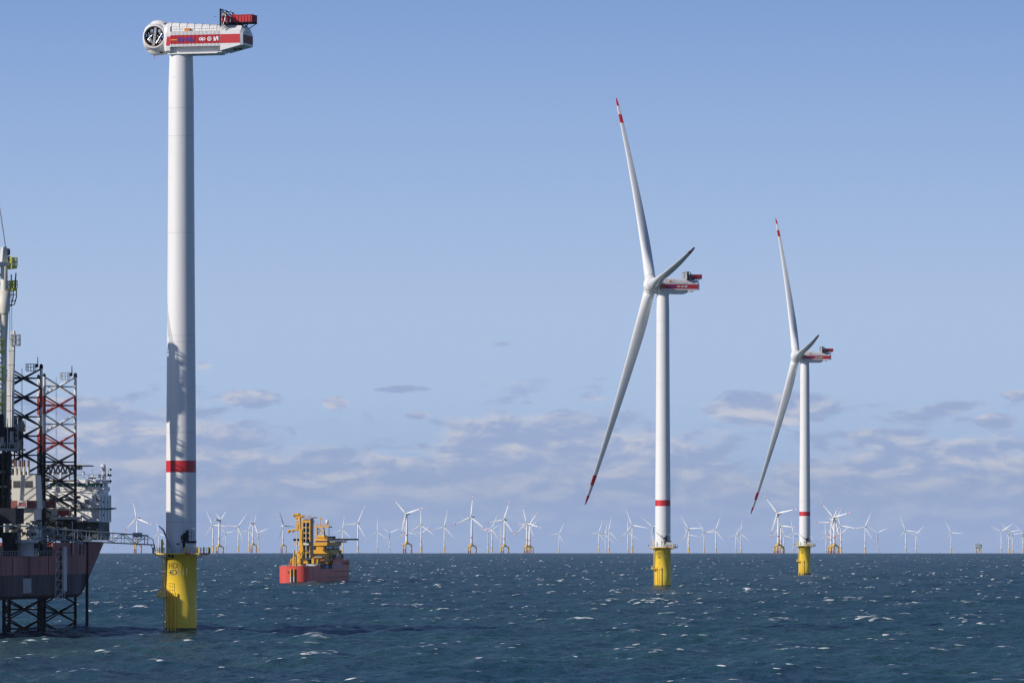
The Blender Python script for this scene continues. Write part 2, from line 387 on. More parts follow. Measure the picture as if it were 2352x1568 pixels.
# ------------------------------------------------------------------ near turbines (local frame: z = 0 at sea level, hub height 142 m)
HUB = 142.0
def smooth01(t): t = max(0.0, min(1.0, t)); return t * t * (3 - 2 * t)
def blade_mesh(name, R, root_d, chords, prebend, pitch, stripes, mats, r0=3.3, n=28, ns=56):
    """blade along +z, leading edge towards +x turned by pitch; stripes = list of (t0, t1) painted red"""
    rs = set(r0 + (R - r0) * (k / ns) ** 0.9 for k in range(ns + 1))
    for a, b in stripes: rs |= {R * a, R * b} if b < 1 else {R * a}
    rs |= {R * .985, R * .995}
    rs = sorted(x for x in rs if r0 <= x <= R)
    mb = MB(); V = []
    for r in rs:
        t = r / R; ch = float(np.interp(t, [c[0] for c in chords], [c[1] for c in chords]))
        wv = smooth01((t - .035) / .15); th = float(np.interp(t, [.15, .3, .6, 1], [.42, .27, .20, .15]))
        ph = R_(pitch + 14 * max(0, 1 - t * 1.6) * wv)
        c, s_ = math.cos(ph), math.sin(ph)
        for k in range(n):
            a = 2 * math.pi * k / n; xa = .5 * (1 + math.cos(a))
            yt = 5 * th * (.2969 * math.sqrt(xa) - .126 * xa - .3516 * xa ** 2 + .2843 * xa ** 3 - .1015 * xa ** 4)
            ya = yt * (1 if math.sin(a) >= 0 else -1) * (1.25 if math.sin(a) >= 0 else .75)
            px = (1 - wv) * (-.5 * math.cos(a)) + wv * (.44 - xa); py = (1 - wv) * .5 * math.sin(a) + wv * ya
            le = px * ch; tt = py * ch
            V.append((le * c - tt * s_ + prebend * t * t, le * s_ + tt * c, r))
    for i in range(len(rs) - 1):
        tm = .5 * (rs[i] + rs[i + 1]) / R
        red = any(a <= tm <= b for a, b in stripes)
        for k in range(n):
            mb.f.append((i * n + k, i * n + (k + 1) % n, (i + 1) * n + (k + 1) % n, (i + 1) * n + k)); mb.m.append(1 if red else 0); mb.s.append(True)
    mb.v = V
    mb.f.append(tuple(range(n - 1, -1, -1))); mb.m.append(0); mb.s.append(False)
    L = len(rs) - 1; mb.f.append(tuple(L * n + k for k in range(n))); mb.m.append(1); mb.s.append(False)
    me = bpy.data.meshes.new(name); me.from_pydata(mb.v, [], mb.f)
    for m in mats: me.materials.append(m)
    me.polygons.foreach_set('material_index', mb.m); me.polygons.foreach_set('use_smooth', mb.s); me.update()
    return me
CH_BIG = [(0, 5.25), (.03, 5.25), (.10, 5.25), (.16, 5.4), (.225, 5.3), (.36, 4.5), (.5, 3.7), (.64, 2.9), (.78, 2.25), (.88, 1.85), (.93, 1.6), (.965, 1.2), (.985, .8), (.995, .45), (1, .12)]
STR_BIG = [(.862, .908), (.955, 1.0)]
BIG_BLADE = blade_mesh('blade', 114.5, 5.2, CH_BIG, 4.0, 0, STR_BIG, [M['blade'], M['red']])
def blade_matrix(c, a, v, h, theta, cone):
    d = (v * math.cos(theta) + h * math.sin(theta)) * math.cos(cone) + a * math.sin(cone)
    x = (a - d * a.dot(d)).normalized(); y = d.cross(x)
    m = Matrix((x, y, d)).transposed().to_4x4(); m.translation = c
    return m
def text_mesh(txt, size, R, ang0, z):
    """letters as a thin raised mesh wrapped on a cylinder of radius R, centred on angle ang0, baseline z"""
    cu = bpy.data.curves.new('lettering', 'FONT'); cu.body = txt; cu.size = size; cu.align_x = 'CENTER'; cu.extrude = .012; cu.offset = .02; cu.resolution_u = 4
    o = bpy.data.objects.new('lettering', cu); C.objects.link(o)
    dg = bpy.context.evaluated_depsgraph_get(); me = bpy.data.meshes.new_from_object(o.evaluated_get(dg))
    bpy.data.objects.remove(o)
    for vx in me.vertices:
        x, y, e = vx.co; an = ang0 + x / R; rr = R + .02 + e
        vx.co = (rr * math.cos(an), rr * math.sin(an), z + y)
    return me
def rail(mb, pts, h, step=1.3, r=.035, mi=0, closed=False, mid=True):
    pts = [Vector(p) for p in pts]
    if closed: pts = pts + [pts[0]]
    for a, b in zip(pts[:-1], pts[1:]):
        n = max(1, round((b - a).length / step))
        for k in range(n):
            q = a.lerp(b, k / n); mb.tube(q, q + Vector((0, 0, h)), r, r, 5, mi, False)
        up = Vector((0, 0, h)); mb.tube(a + up, b + up, r, r, 5, mi, False)
        if mid: mb.tube(a + up * .52, b + up * .52, r * .8, r * .8, 5, mi, False)
    mb.tube(pts[-1], pts[-1] + Vector((0, 0, h)), r, r, 5, mi, False)
def ladder(mb, a, b, side, w=.5, mi=0, r=.07, step=.45):
    a = Vector(a); b = Vector(b); s_ = Vector(side).normalized() * w / 2
    mb.tube(a - s_, b - s_, r, r, 6, mi); mb.tube(a + s_, b + s_, r, r, 6, mi)
    n = int((b - a).length / step)
    for k in range(1, n):
        q = a.lerp(b, k / n); mb.tube(q - s_, q + s_, r * .55, r * .55, 4, mi, False)

def make_turbine(which, label, loc, head, blades, lines, cooler_front):
    T = thing('wind_turbine', label, 'wind turbine', loc, 0, 'near turbines on yellow foundations')
    # --- foundation
    b = MB(); b.lathe([(3.70, -12), (3.70, 0.5), (3.71, 0.52), (3.71, 6.4), (3.70, 6.42), (3.70, 18.6), (3.95, 18.62), (3.95, 18.85)], 72, mis=[0] * 7)
    fo = b.build('foundation', [M['yellow']], T)
    b = MB(); b.lathe([(3.72, -2.0), (3.735, -.2), (3.735, 1.25), (3.715, 1.35)], 72); b.build('splash_zone', [mat('waterline_growth', (.16, .12, .03), .7, 0, .5, .8)], fo)
    def P(x, r=3.7):   # a point on the camera side of the cylinder at offset x
        return -math.sqrt(max(0, r * r - x * x))
    # boat landing: fender tubes, stubs and ladder
    b = MB()
    for x in (-4.05, -2.95, -2.25, -1.15):
        y = P(max(-3.6, x)) - (.55 if x > -3.5 else .9); top = {-4.05: 9.4, -2.95: 9.2, -2.25: 9.0, -1.15: 9.8}[x]
        b.tube((x, y, -2), (x, y, top), .17, .17, 10)
        for z in (2.6, 8.6): b.tube((x, y, z), (x * .8, P(max(-3.4, x * .8)) + .15, z), .12, .12, 6)
    b.tube((-2.25, P(-2.25) - .55, 9.0), (-1.15, P(-1.15) - .55, 9.0), .12, .12, 6)
    ladder(b, (-1.7, P(-1.7) - .5, -1), (-1.7, P(-1.7) - .5, 9.2), (1, .35, 0), .5)
    b.build('boat_landing', [M['yellow']], fo)
    b = MB(); zf = 9.0                                             # rest platform with rails
    b.box(-5.5, -2.9, -3.3, -1.2, zf - .18, zf)
    for y in (-3.2, -1.3): b.tube((-5.4, y, zf - .2), (-3.2, max(y, -1.7), zf - 1.2), .09, .09, 6)
    rail(b, [(-2.95, -3.25, zf), (-5.45, -3.25, zf), (-5.45, -1.25, zf), (-3.6, -1.25, zf)], 1.35, .62, .06, 0)
    b.box(-5.42, -4.3, -3.29, -3.24, zf, zf + .5)
    b.build('rest_platform', [M['yellow']], fo)
    b = MB(); ladder(b, (-4.15, -1.4, 10.2), (-4.15, -1.4, 18.6), (.9, -.4, 0), .62, 0, .09, .5)
    for z in (10.4, 13.2, 16.2): b.tube((-4.1, -1.4, z), (-3.3, -1.3, z), .08, .08, 6)
    b.build('access_ladder', [M['yellow']], fo)
    b = MB()
    for x in (-3.0, -2.35, -1.9): b.tube((x, P(x) - .55, 8.9), (x, P(x) - .55, 12.2), .06, .06, 6)
    for z in (9.8, 10.6, 11.4, 12.15): b.path([(-3.0, P(-3.0) - .55, z), (-2.4, P(-2.4) - .6, z), (-1.9, P(-1.9) - .55, z)], .05)
    b.build('ladder_cage', [M['yellow']], fo)
    b = MB()
    for x in (1.55, .85, .15, -.5): b.tube((x, P(x) - .03, 13.9), (x, P(x) - .03, 15.6), .022, .022, 5)
    b.build('anode_strip', [M['seam']], fo)
    for i, t in enumerate(lines):
        o = link('lettering', text_mesh(t, 1.85, 3.7, R_(-90 - 29), 15.55 - 1.62 * i), fo); o.data.materials.append(M['letterblack'])
    # --- external platform
    poly = [(-6.6, -3.0), (-5.4, -3.6), (-4.0, -4.5), (-2.2, -5.2), (1.2, -5.3), (2.2, -5.9), (4.6, -5.9), (4.9, -4.0), (6.9, -3.6), (6.9, .4), (5.3, 1.4), (4.2, 3.6), (2.0, 5.2), (-2.0, 5.2), (-4.2, 3.6), (-5.3, 1.2), (-6.6, .6)]
    b = MB(); b.prism(poly, 18.86, 19.14, 0, 1)
    ctr = lambda p, k: (p[0] * k, p[1] * k)
    for p in poly[::2]:
        b.tube((*ctr(p, .93), 18.8), (*ctr(p, 3.75 / math.hypot(*p)), 17.9), .10, .10, 6)
    for x in (-2.75, -1.85): b.box(x - .22, x + .22, P(x) - .5, P(x) + .1, 18.0, 18.84, 2)
    pf = b.build('platform', [M['yellow'], M['galv'], M['dark']], T)
    b = MB(); inset = [(*ctr(p, .985), 19.15) for p in poly]
    rail(b, inset, 1.25, 1.05, .045, 0, True)
    for p in poly[::1]: b.tube((*ctr(p, .985), 19.14), (*ctr(p, .985), 20.5), .09, .09, 6, 1 if p[0] > .5 or p[1] > 0 else 0)
    b.build('railing', [M['lgrey'], M['yellow']], pf)
    b = MB()                                                       # gratings and panels along the rail
    b.box(1.25, 2.55, -5.965, -5.905, 18.83, 19.2, 0); b.box(2.56, 3.2, -5.965, -5.905, 18.83, 19.2, 1); b.box(5.0, 6.85, -3.98, -3.9, 18.83, 19.2, 0)
    for x in (1.15, 4.65, 5.6, 6.75): b.box(x - .13, x + .13, (-6.0 if x < 5 else -3.95), (-5.75 if x < 5 else -3.7), 19.16, 20.6, 2)
    b.box(-6.72, -6.66, -2.9, .5, 19.15, 20.45, 3); b.box(6.93, 6.98, -3.4, .3, 19.15, 20.4, 3)
    b.build('toe_board', [M['red'], M['lgrey'], M['yellow'], M['dark']], pf)
    b = MB(); b.box(1.3, 3.75, -5.5, -3.95, 19.2, 21.45, 0); b.box(1.26, 3.79, -5.54, -3.91, 21.452, 21.55, 1)
    b.box(3.9, 4.7, -5.4, -4.2, 19.2, 20.6, 2); b.box(.2, 1.0, -5.0, -4.0, 19.2, 20.2, 2)
    b.build('equipment_cabinet', [M['lgrey'], M['grey'], M['lgrey']], pf)
    b = MB(); b.box(.4, 3.9, -4.9, -3.75, 21.56, 22.05, 0)
    b.build('crane_base', [M['dark']], pf)
    b = MB()
    if cooler_front:      # davit crane as on the two running turbines
        b.tube((.9, -4.6, 21.4), (.9, -4.6, 22.6), .28, .28, 10); b.tube((.9, -4.6, 22.3), (-3.1, -4.7, 26.0), .24, .13, 8); b.tube((-.6, -4.6, 22.2), (-.75, -4.6, 19.4), .12, .12, 6)
        b.tube((.9, -4.75, 22.0), (-1.4, -4.75, 24.3), .09, .09, 6)
    else:
        b.tube((-2.0, -4.3, 19.2), (-2.3, -4.2, 20.8), .25, .22, 8); b.tube((-2.3, -4.2, 20.6), (-4.0, -3.6, 24.6), .26, .2, 8); b.tube((-4.0, -3.6, 24.6), (-5.1, -3.2, 25.6), .2, .12, 8)
    b.build('davit_crane', [M['grey']], pf)
    b = MB()
    for x in (2.1, 2.7, 3.3): b.tube((x, -4.3, 22.1), (x, -4.3, 24.9), .045, .045, 5)
    for z in (23.2, 24.2): b.tube((1.5, -4.3, z), (3.3, -4.3, z), .035, .035, 5)
    b.box(1.35, 2.0, -4.5, -4.1, 22.1, 24.6, 0)
    b.sphere((2.75, -4.35, 25.0), .17, 1, 8); b.sphere((3.35, -4.35, 24.9), .17, 1, 8)
    b.build('navigation_light', [M['dark'], M['letterwhite']], pf)
    b = MB(); b.box(-4.6, -4.1, -3.4, -3.0, 19.15, 22.4, 0); b.tube((-4.35, -3.2, 22.4), (-3.9, -3.6, 21.2), .12, .12, 6)
    b.build('hoist_post', [M['yellow']], pf)
    # --- tower
    prof = [(3.62, 19.1), (3.62, 19.5), (3.60, 38.4), (3.60, 38.401), (3.585, 41.2), (3.585, 41.201), (3.24, 90), (3.03, 126.5), (3.03, 129.6), (2.80, 137.2), (2.79, 138.3)]
    b = MB(); b.lathe(prof, 96, mis=[0, 0, 1, 1, 1, 0, 0, 0, 0, 0]); tw = b.build('tower', [M['white'], M['red']], T)
    b = MB()
    for z in (26.5, 48, 69.5, 71, 95.5, 118.6, 125.2):
        r = float(np.interp(z, [p[1] for p in prof], [p[0] for p in prof])); b.lathe([(r - .02, z - .04), (r + .012, z - .035), (r + .012, z + .035), (r - .02, z + .04)], 96)
    b.build('flange_seam', [M['seam']], tw)
    b = MB(); an = R_(-90 + 19)
    for k, (w, z0, z1, ex, mi) in enumerate([(.62, 20.3, 23.7, .05, 0)]):
        pts = []
        for j in range(9):
            t = -w + 2 * w * j / 8; pts.append(t)
        for t0, t1 in zip(pts[:-1], pts[1:]):
            za = z1 + .3 * (1 - (abs((t0 + t1) / 2) / w) ** 2)
            q = [(3.62 + ex, an + t0 / 3.62), (3.62 + ex, an + t1 / 3.62), (3.55, an + t1 / 3.62), (3.55, an + t0 / 3.62)]
            q = [(r * math.cos(a), r * math.sin(a)) for r, a in q]
            b.hexa([(x, y, z0) for x, y in q], [(x, y, za) for x, y in q], mi)
    b.build('door', [M['dark']], tw)
    b = MB(); b.box(-.9, -.2, -3.72, -3.55, 21.2, 21.5, 0); b.box(.15, .55, -3.75, -3.55, 22.3, 23.4, 0); b.build('wall_bracket', [M['dark']], tw)
    b = MB()
    for z in (118.4, 132.6): b.sphere((-1.6, P(-1.6, 3.03) - .02, z), .09, 0, 6)
    b.sphere((2.85, P(2.85, 3.6) - .1, 23.9), .2, 0, 8)
    b.build('lamp', [M['letterwhite']], tw)
    # --- nacelle (x to the rear, -y towards the camera, z relative to the hub)
    nz = lambda z: z + HUB
    b = MB()
    b.box(-2.4, 10.98, -2.55, 2.55, nz(-3.75), nz(-2.3), 0); b.box(-2.4, 10.98, -3.3, 3.3, nz(-2.297), nz(1.18), 0)
    roofs = [(-1.7, 3.62), (10.98, 2.72)]
    def roof_section(x, zt, k=1.0):
        pts = [(-3.35, 1.16), (-3.3, 2.0)]
        for j in range(7): a = R_(180 - 90 * j / 6); pts.append((-2.1 + 1.15 * math.cos(a) * k, zt - 1.0 + 1.0 * math.sin(a)))
        full = pts + [(-y, z) for y, z in pts[::-1]]
        return [(x, y, nz(z)) for y, z in full]
    A = roof_section(-1.7, 3.62); B = roof_section(10.98, 2.72); n = len(A)
    b.add(A + B, [(k, n + k, n + k + 1, k + 1) for k in range(n - 1)], 0, False); b.add(A, [tuple(range(n))], 0); b.add(B, [tuple(range(n - 1, -1, -1))], 0)
    b.box(-2.35, 10.0, -3.15, 3.15, nz(-4.02), nz(-3.755), 0)
    # front collar
    col = [(-3.9, -3.3), (-3.95, 1.0), (-3.6, 2.4), (-2.7, 3.3), (-1.2, 3.75), (1.2, 3.75), (2.7, 3.3), (3.6, 2.4), (3.95, 1.0), (3.9, -3.3), (3.0, -3.82), (-3.0, -3.82)]
    def loft(cols, xs, mi=0):
        n = len(cols[0]); vs = [(x, y, nz(z)) for cc, x in zip(cols, xs) for y, z in cc]
        fs = [(i * n + k, (i + 1) * n + k, (i + 1) * n + (k + 1) % n, i * n + (k + 1) % n) for i in range(len(cols) - 1) for k in range(n)]
        fs += [tuple(range(n)), tuple(range(len(vs) - 1, len(vs) - n - 1, -1))]
        b.add(vs, fs, mi)
    sc = lambda k, cc: [(y * k, z * k) for y, z in cc]
    loft([sc(.93, col), sc(.99, col), col, sc(.985, col)], [-3.0, -2.75, -2.35, -1.55])
    # ribs under the belly and roof seams
    for x in (1.2, 3.35, 5.5, 7.65, 9.8): b.box(x - .06, x + .06, -2.5, 2.5, nz(-4.1), nz(-4.025), 2)
    for x in (-1.4, .55, 2.45, 4.3, 6.2, 8.05, 9.9):
        q = roof_section(x, float(np.interp(x, [-1.7, 10.98], [3.62, 2.72])) + .05, 1.04)
        q = [Vector((x, yy * 1.012, zz)) for _, yy, zz in q]
        for p0, p1 in zip(q[:-1], q[1:]): b.tube(p0, p1, .055, .055, 4, 0, False)
    for s_ in (-1, 1): b.box(-1.45, 11.0, s_ * 3.36, s_ * 4.2, nz(1.17), nz(1.27), 1)   # catwalks
    b.box(-1.3, 10.9, -3.31, -3.305, nz(-1.2), nz(-1.15), 1)
    na = b.build('nacelle', [M['white'], M['lgrey'], M['seam']], T); na.rotation_euler = (0, 0, head)
    # corrugated side panels
    for s_ in (-1, 1):
        b = MB(); n = 74; x0, x1 = -1.42, 10.98
        bands = [(-2.37, -1.76, 0), (-1.76, .35, 1), (.35, 1.16, 0)]
        prof_x = []
        for k in range(n):
            w = (x1 - x0) / n; xx = x0 + k * w; o = .10 if k % 2 else 0.0
            prof_x += [(xx + .02 * w, 4.15 + o), (xx + .98 * w, 4.15 + o)]
        for z0, z1, mi in bands:
            for (xa, ya), (xb, yb) in zip(prof_x[:-1], prof_x[1:]):
                q = [(xa, s_ * ya, nz(z0)), (xb, s_ * yb, nz(z0)), (xb, s_ * yb, nz(z1)), (xa, s_ * ya, nz(z1))]
                b.add(q, [(0, 1, 2, 3) if s_ < 0 else (3, 2, 1, 0)], mi)
        ya, yb = sorted((s_ * 3.31, s_ * 4.13)); b.box(x0, x1, ya, yb, nz(-2.365), nz(1.155), 0)
        b.build('side_panel', [M['white'], M['red']], na)
    b = MB()
    for s_ in (-1, 1):
        ya, yb = sorted((s_ * 3.8, s_ * 4.02)); b.hexa([(-2.5, ya, nz(-2.0)), (-1.58, ya, nz(-2.0)), (-1.58, yb, nz(-2.0)), (-2.5, yb, nz(-2.0))], [(-2.25, ya, nz(.1)), (-1.58, ya, nz(.1)), (-1.58, yb, nz(.1)), (-2.25, yb, nz(.1))])
    b.build('red_fairing', [M['red']], na)
    # rear housing
    b = MB()
    s0 = [(-4.2, -3.5), (-4.25, 1.0), (-3.5, 1.7), (-2.6, 2.75), (2.6, 2.75), (3.5, 1.7), (4.25, 1.0), (4.2, -3.5)]
    s1 = [(-4.2, -2.3), (-4.25, .9), (-3.3, 1.5), (-2.4, 2.45), (2.4, 2.45), (3.3, 1.5), (4.25, .9), (4.2, -2.3)]
    s2 = [(-3.9, -2.2), (-3.95, .6), (-2.9, 1.2), (-1.9, 1.95), (1.9, 1.95), (2.9, 1.2), (3.95, .6), (3.9, -2.2)]
    loft([s0, s1, s2], [11.1, 16.0, 16.7])
    rh = b.build('rear_housing', [M['white']], na)
    b = MB()
    for s_ in (-1, 1):
        ya, yb = sorted((s_ * 4.18, s_ * 4.262)); b.box(11.12, 16.0, ya, yb, nz(-1.76), nz(.35), 0)
    b.build('red_band', [M['red']], na)
    b = MB()                                                        # rear vent grid in dull red, the rear's shade put into the colour
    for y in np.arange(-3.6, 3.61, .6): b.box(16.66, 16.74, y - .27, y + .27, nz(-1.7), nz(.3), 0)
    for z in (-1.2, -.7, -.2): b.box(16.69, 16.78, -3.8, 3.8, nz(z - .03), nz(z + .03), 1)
    b.build('vent_grid', [M['dullred'], M['dark']], na)
    b = MB(); b.box(16.35, 16.62, -1.9, 1.9, nz(1.1), nz(1.5), 0); b.box(16.2, 16.72, -1.4, 1.4, nz(.95), nz(1.02), 0)
    b.box(13.3, 14.0, -1.2, .4, nz(-3.1), nz(-2.85), 0); b.box(14.2, 14.8, .2, 1.6, nz(-2.95), nz(-2.62), 0)
    b.build('vent_slot', [M['black']], na)
    b = MB(); b.ribbon([(14.2, nz(-1.68)), (15.2, nz(-1.68)), (15.35, nz(-1.5)), (15.35, nz(.1)), (15.2, nz(.25)), (14.2, nz(.25)), (14.05, nz(.1)), (14.05, nz(-1.5))], .03, -4.275, -4.25, 0, True)
    b.build('hatch', [M['dullred']], na)
    b = MB(); b.box(11.6, 14.4, -1.9, 1.9, nz(2.78), nz(2.9), 0)
    b.build('roof_hatch', [M['dark']], na)
    # railings on the side walkway
    b = MB()
    for s_ in (-1, 1): rail(b, [(-1.4, s_ * 4.12, nz(1.27)), (10.95, s_ * 4.12, nz(1.27))], 1.15, 1.55, .028)
    rail(b, [(10.95, -4.12, nz(1.27)), (12.2, -3.2, nz(1.6))], 1.1, .8, .035)
    b.build('walkway_railing', [M['grey']], na)
    b = MB(); b.box(2.1, 3.4, -3.9, -3.38, nz(1.28), nz(2.0)); crate = b.build('crate', [M['orange']], na)
    free(crate, 'orange crate on the nacelle walkway of the ' + which, 'crate', 'orange crates on the nacelles')
    # cooler panels across the rear roof
    if cooler_front:
        b = MB()
        for y0, y1 in ((-4.85, -.25), (.25, 4.85)):
            b.box(10.55, 11.15, y0, y1, nz(2.5), nz(6.1), 0)
            for k in range(4):
                ya = y0 + .12 + k * (y1 - y0 - .24) / 4; b.box(10.48, 10.56, ya + .06, ya + (y1 - y0 - .24) / 4 - .06, nz(2.7), nz(5.95), 1)
        b.build('cooler', [M['dark'], M['grey']], na)
    b = MB()
    for y in (-4.9, 0, 4.9):
        b.tube((11.3, y, nz(2.0)), (11.3, y, nz(6.35)), .11, .11, 6, 0); b.tube((11.3, y, nz(6.3)), (15.4, y * .75, nz(2.65)), .12, .12, 6, 0)
        b.tube((11.3, y, nz(4.3)), (13.2, y * .9, nz(4.45)), .07, .07, 6, 0); b.tube((12.0, y * .95, nz(2.7)), (12.7, y * .9, nz(5.0)), .07, .07, 6, 1)
        b.tube((12.0, y * .95, nz(5.6)), (12.9, y * .9, nz(3.0)), .06, .06, 6, 1)
    for z in (2.5, 3.5, 4.5, 5.5, 6.3): b.tube((11.3, -4.9, nz(z)), (11.3, 4.9, nz(z)), .08, .08, 6, 0)
    if cooler_front:
        for y in np.arange(-4.3, 4.4, .7): b.box(11.2, 11.28, y - .24, y + .24, nz(2.6), nz(6.1), 0)
    else:
        for y in (-4.2, -3.4, -2.2): b.tube((11.3, y, nz(2.5)), (11.3, y, nz(6.3)), .07, .07, 6, 0)
        b.box(11.2, 11.4, -4.95, -4.7, nz(2.0), nz(6.4), 0)
    b.tube((10.4, -4.9, nz(4.5)), (9.7, -4.9, nz(4.55)), .04, .04, 5, 0); b.tube((9.75, -4.9, nz(4.3)), (9.75, -4.9, nz(5.2)), .03, .03, 5, 1)
    b.box(11.9, 12.6, -4.6, -4.2, nz(4.9), nz(5.25), 2); b.tube((13.1, -3.8, nz(4.6)), (13.4, -3.8, nz(4.6)), .14, .14, 6, 2)
    b.sphere((12.9, -2.5, nz(6.0)), .22, 1, 8)
    b.build('cooler_frame', [M['dark'], M['chrome'], M['letteryel']], na)
    # red hoist basket
    b = MB(); x0, x1, y0, y1, z0, z1 = 13.1, 18.4, -2.3, 1.9, nz(3.25), nz(5.0)
    b.box(x0, x1, y0, y1, z0, z0 + .12, 1)
    for (xa, xb, ya, yb) in ((x0, x1, y0, y0 + .09), (x0, x1, y1 - .09, y1), (x0, x0 + .09, y0 + .091, y1 - .091), (x1 - .09, x1, y0 + .091, y1 - .091)): b.box(xa, xb, ya, yb, z0 + .121, z1, 0)
    for x in np.arange(x0 + .3, x1, .75): b.box(x, x + .13, y0 - .1, y0 - .003, z0 + .13, z1 - .01, 0); b.box(x, x + .13, y1 + .003, y1 + .1, z0 + .13, z1 - .01, 0)
    for y in np.arange(y0 + .35, y1, .8): b.box(x1 + .003, x1 + .1, y, y + .12, z0 + .13, z1 - .01, 0)
    for z in (z0 + .55, z0 + 1.05): b.box(x0, x1, y0 - .055, y0 - .004, z, z + .06, 0); b.box(x1 + .004, x1 + .06, y0, y1, z, z + .06, 2)
    b.box(x0 - .04, x1 + .14, y0 - .14, y1 + .14, z1 + .003, z1 + .09, 0)
    hb = b.build('hoist_basket', [M['red'], M['dark'], M['dark']], na)
    b = MB()
    for y in (y0, y1): b.tube((18.3, y, z0), (16.2, y, nz(2.0)), .1, .1, 6); b.tube((14.6, y, z0), (14.9, y, nz(2.5)), .1, .1, 6); b.tube((16.2, y, z0), (15.6, y, nz(2.4)), .08, .08, 6)
    b.tube((13, y0, z0 - .05), (18.4, y0, z0 - .05), .09, .09, 6); b.tube((13, y1, z0 - .05), (18.4, y1, z0 - .05), .09, .09, 6)
    b.box(12.4, 15.2, -1.7, 1.5, nz(2.75), nz(3.2)); b.build('basket_support', [M['dark']], na)
    b = MB(); b.box(11.5, 13.0, -4.2, -2.5, nz(3.2), nz(4.75), 0); b.box(11.48, 13.02, -4.25, -2.45, nz(2.75), nz(3.195), 1)
    b.ribbon([(12.0, nz(3.4)), (12.25, nz(4.2)), (12.0, nz(4.35)), (12.5, nz(4.5))], .06, -4.26, -4.22, 2)
    b.build('winch_box', [M['red'], M['dark'], M['lgrey']], na)
    # lettering on the camera side
    lx = lambda x: -2.311 + .006481 * x
    lz = lambda y: nz(1.0986 - .006162 * y)
    S = lambda pts: [(lx(x), lz(y)) for x, y in pts]
    yf = -4.33; w = .19
    b = MB(); b.ribbon(S([(178, 301), (408, 301)]), .22, yf, yf + .06, 0); b.build('yellow_dash', [M['letteryel']], na)
    b = MB()
    b.ribbon(S([(580, 230), (500, 230), (478, 245), (474, 290), (478, 345), (500, 360), (580, 360)]), w, yf, yf + .06); b.ribbon(S([(478, 293), (560, 293)]), w, yf - .004, yf + .05)
    b.ribbon(S([(618, 372), (618, 285), (632, 272), (690, 272), (712, 288), (716, 372)]), w, yf, yf + .06)
    b.ribbon(S([(772, 300), (772, 230), (850, 230), (868, 245), (868, 280), (850, 293), (812, 293)]), w, yf, yf + .06); b.ribbon(S([(820, 293), (866, 300), (880, 325), (866, 356), (772, 358)]), w, yf - .004, yf + .05)
    b.ribbon(S([(928, 215), (928, 335), (945, 358), (1050, 358), (1068, 340), (1068, 215)]), w, yf, yf + .06); b.ribbon(S([(998, 285), (998, 358)]), w, yf - .004, yf + .05)
    b.build('blue_lettering', [M['letterblue']], na)
    b = MB(); ring = lambda cx, cy, r, n=20: [(cx + r * math.cos(2 * math.pi * k / n), cy - r * math.sin(2 * math.pi * k / n)) for k in range(n)]
    b.ribbon(S(ring(1314, 290, 43)), .18, yf, yf + .06, 0, True); b.ribbon(S([(1358, 240), (1358, 338)]), .16, yf - .004, yf + .05)
    b.ribbon(S([(1380, 248), (1380, 330)]), .12, yf - .007, yf + .05); b.ribbon(S([(1378, 205), (1378, 224)]), .14, yf - .004, yf + .05)
    b.ribbon(S(ring(1452, 290, 43)), .18, yf, yf + .06, 0, True); b.ribbon(S([(1406, 245), (1406, 376)]), .18, yf - .004, yf + .05)
    b.build('white_lettering', [M['letterwhite']], na)
    b = MB(); b.ribbon(S(ring(1660, 290, 76, 28)), .13, yf, yf + .06, 0, True); b.ribbon(S(ring(1660, 290, 54, 24)), .05, yf, yf + .06, 0, True)
    for x, y0_ in ((1637, 268), (1660, 248), (1684, 262)): b.ribbon(S([(x, y0_), (x, 332)]), .11, yf - .004, yf + .05)
    b.build('round_emblem', [M['letterwhite']], na)
    b = MB(); b.plate(S([(1825, 372), (1915, 372), (1915, 295), (1858, 203), (1825, 203)]), yf, yf + .06); b.plate(S([(1985, 372), (2006, 372), (2006, 200), (1918, 200), (1918, 262)]), yf, yf + .06)
    b.build('block_emblem', [M['letterwhite']], na)
    # --- hub
    tilt = R_(6)
    a = Vector((-math.cos(tilt), 0, math.sin(tilt))); v = Vector((math.sin(tilt), 0, math.cos(tilt))); h = Vector((0, -1, 0))
    c = Vector((0, 0, HUB - .45)) + a * 5.75
    prof = [(.02, -9.35), (1.2, -9.25), (2.3, -8.75), (3.1, -7.9), (3.5, -6.9), (3.62, -5.8), (3.6, -4.4), (3.55, -3.2), (3.4, -2.9)]
    if blades:
        b = MB(); b.lathe(prof, 56, axis='x'); hu = b.build('hub', [M['white']], T)
    else:       # open casting with three round blade sockets
        kn = [(.02, -9.25), (1.6, -9.15), (2.6, -8.75), (3.3, -8.0), (3.55, -7.0), (3.66, -5.8), (3.64, -4.4), (3.55, -3.2), (3.4, -2.9)]
        pr = [(float(np.interp(q, range(len(kn)), [t[0] for t in kn])), float(np.interp(q, range(len(kn)), [t[1] for t in kn]))) for q in np.linspace(0, len(kn) - 1, 60)]
        b = MB(); b.lathe(pr, 120, axis='x')
        keep = []
        for i, f in enumerate(b.f):                                  # leave the shell open where the blades will go
            q = sum((Vector(b.v[j]) for j in f), Vector()) / 4 - Vector((-5.75, 0, 0)); hole = False
            for t in (88, 208, 328):
                dd = Vector((0, -math.sin(R_(t)), math.cos(R_(t))))
                if q.dot(dd) > 0 and (q - dd * q.dot(dd)).length < 2.75: hole = True
            if not hole: keep.append(i)
        b.f = [b.f[i] for i in keep]; b.m = [b.m[i] for i in keep]; b.s = [b.s[i] for i in keep]
        hu = b.build('hub', [M['white']], T)
    hm = Matrix.Rotation(head, 4, 'Z') @ Matrix.Translation((0, 0, HUB - .45)) @ Matrix.Rotation(tilt, 4, 'Y')
    hu.matrix_local = hm
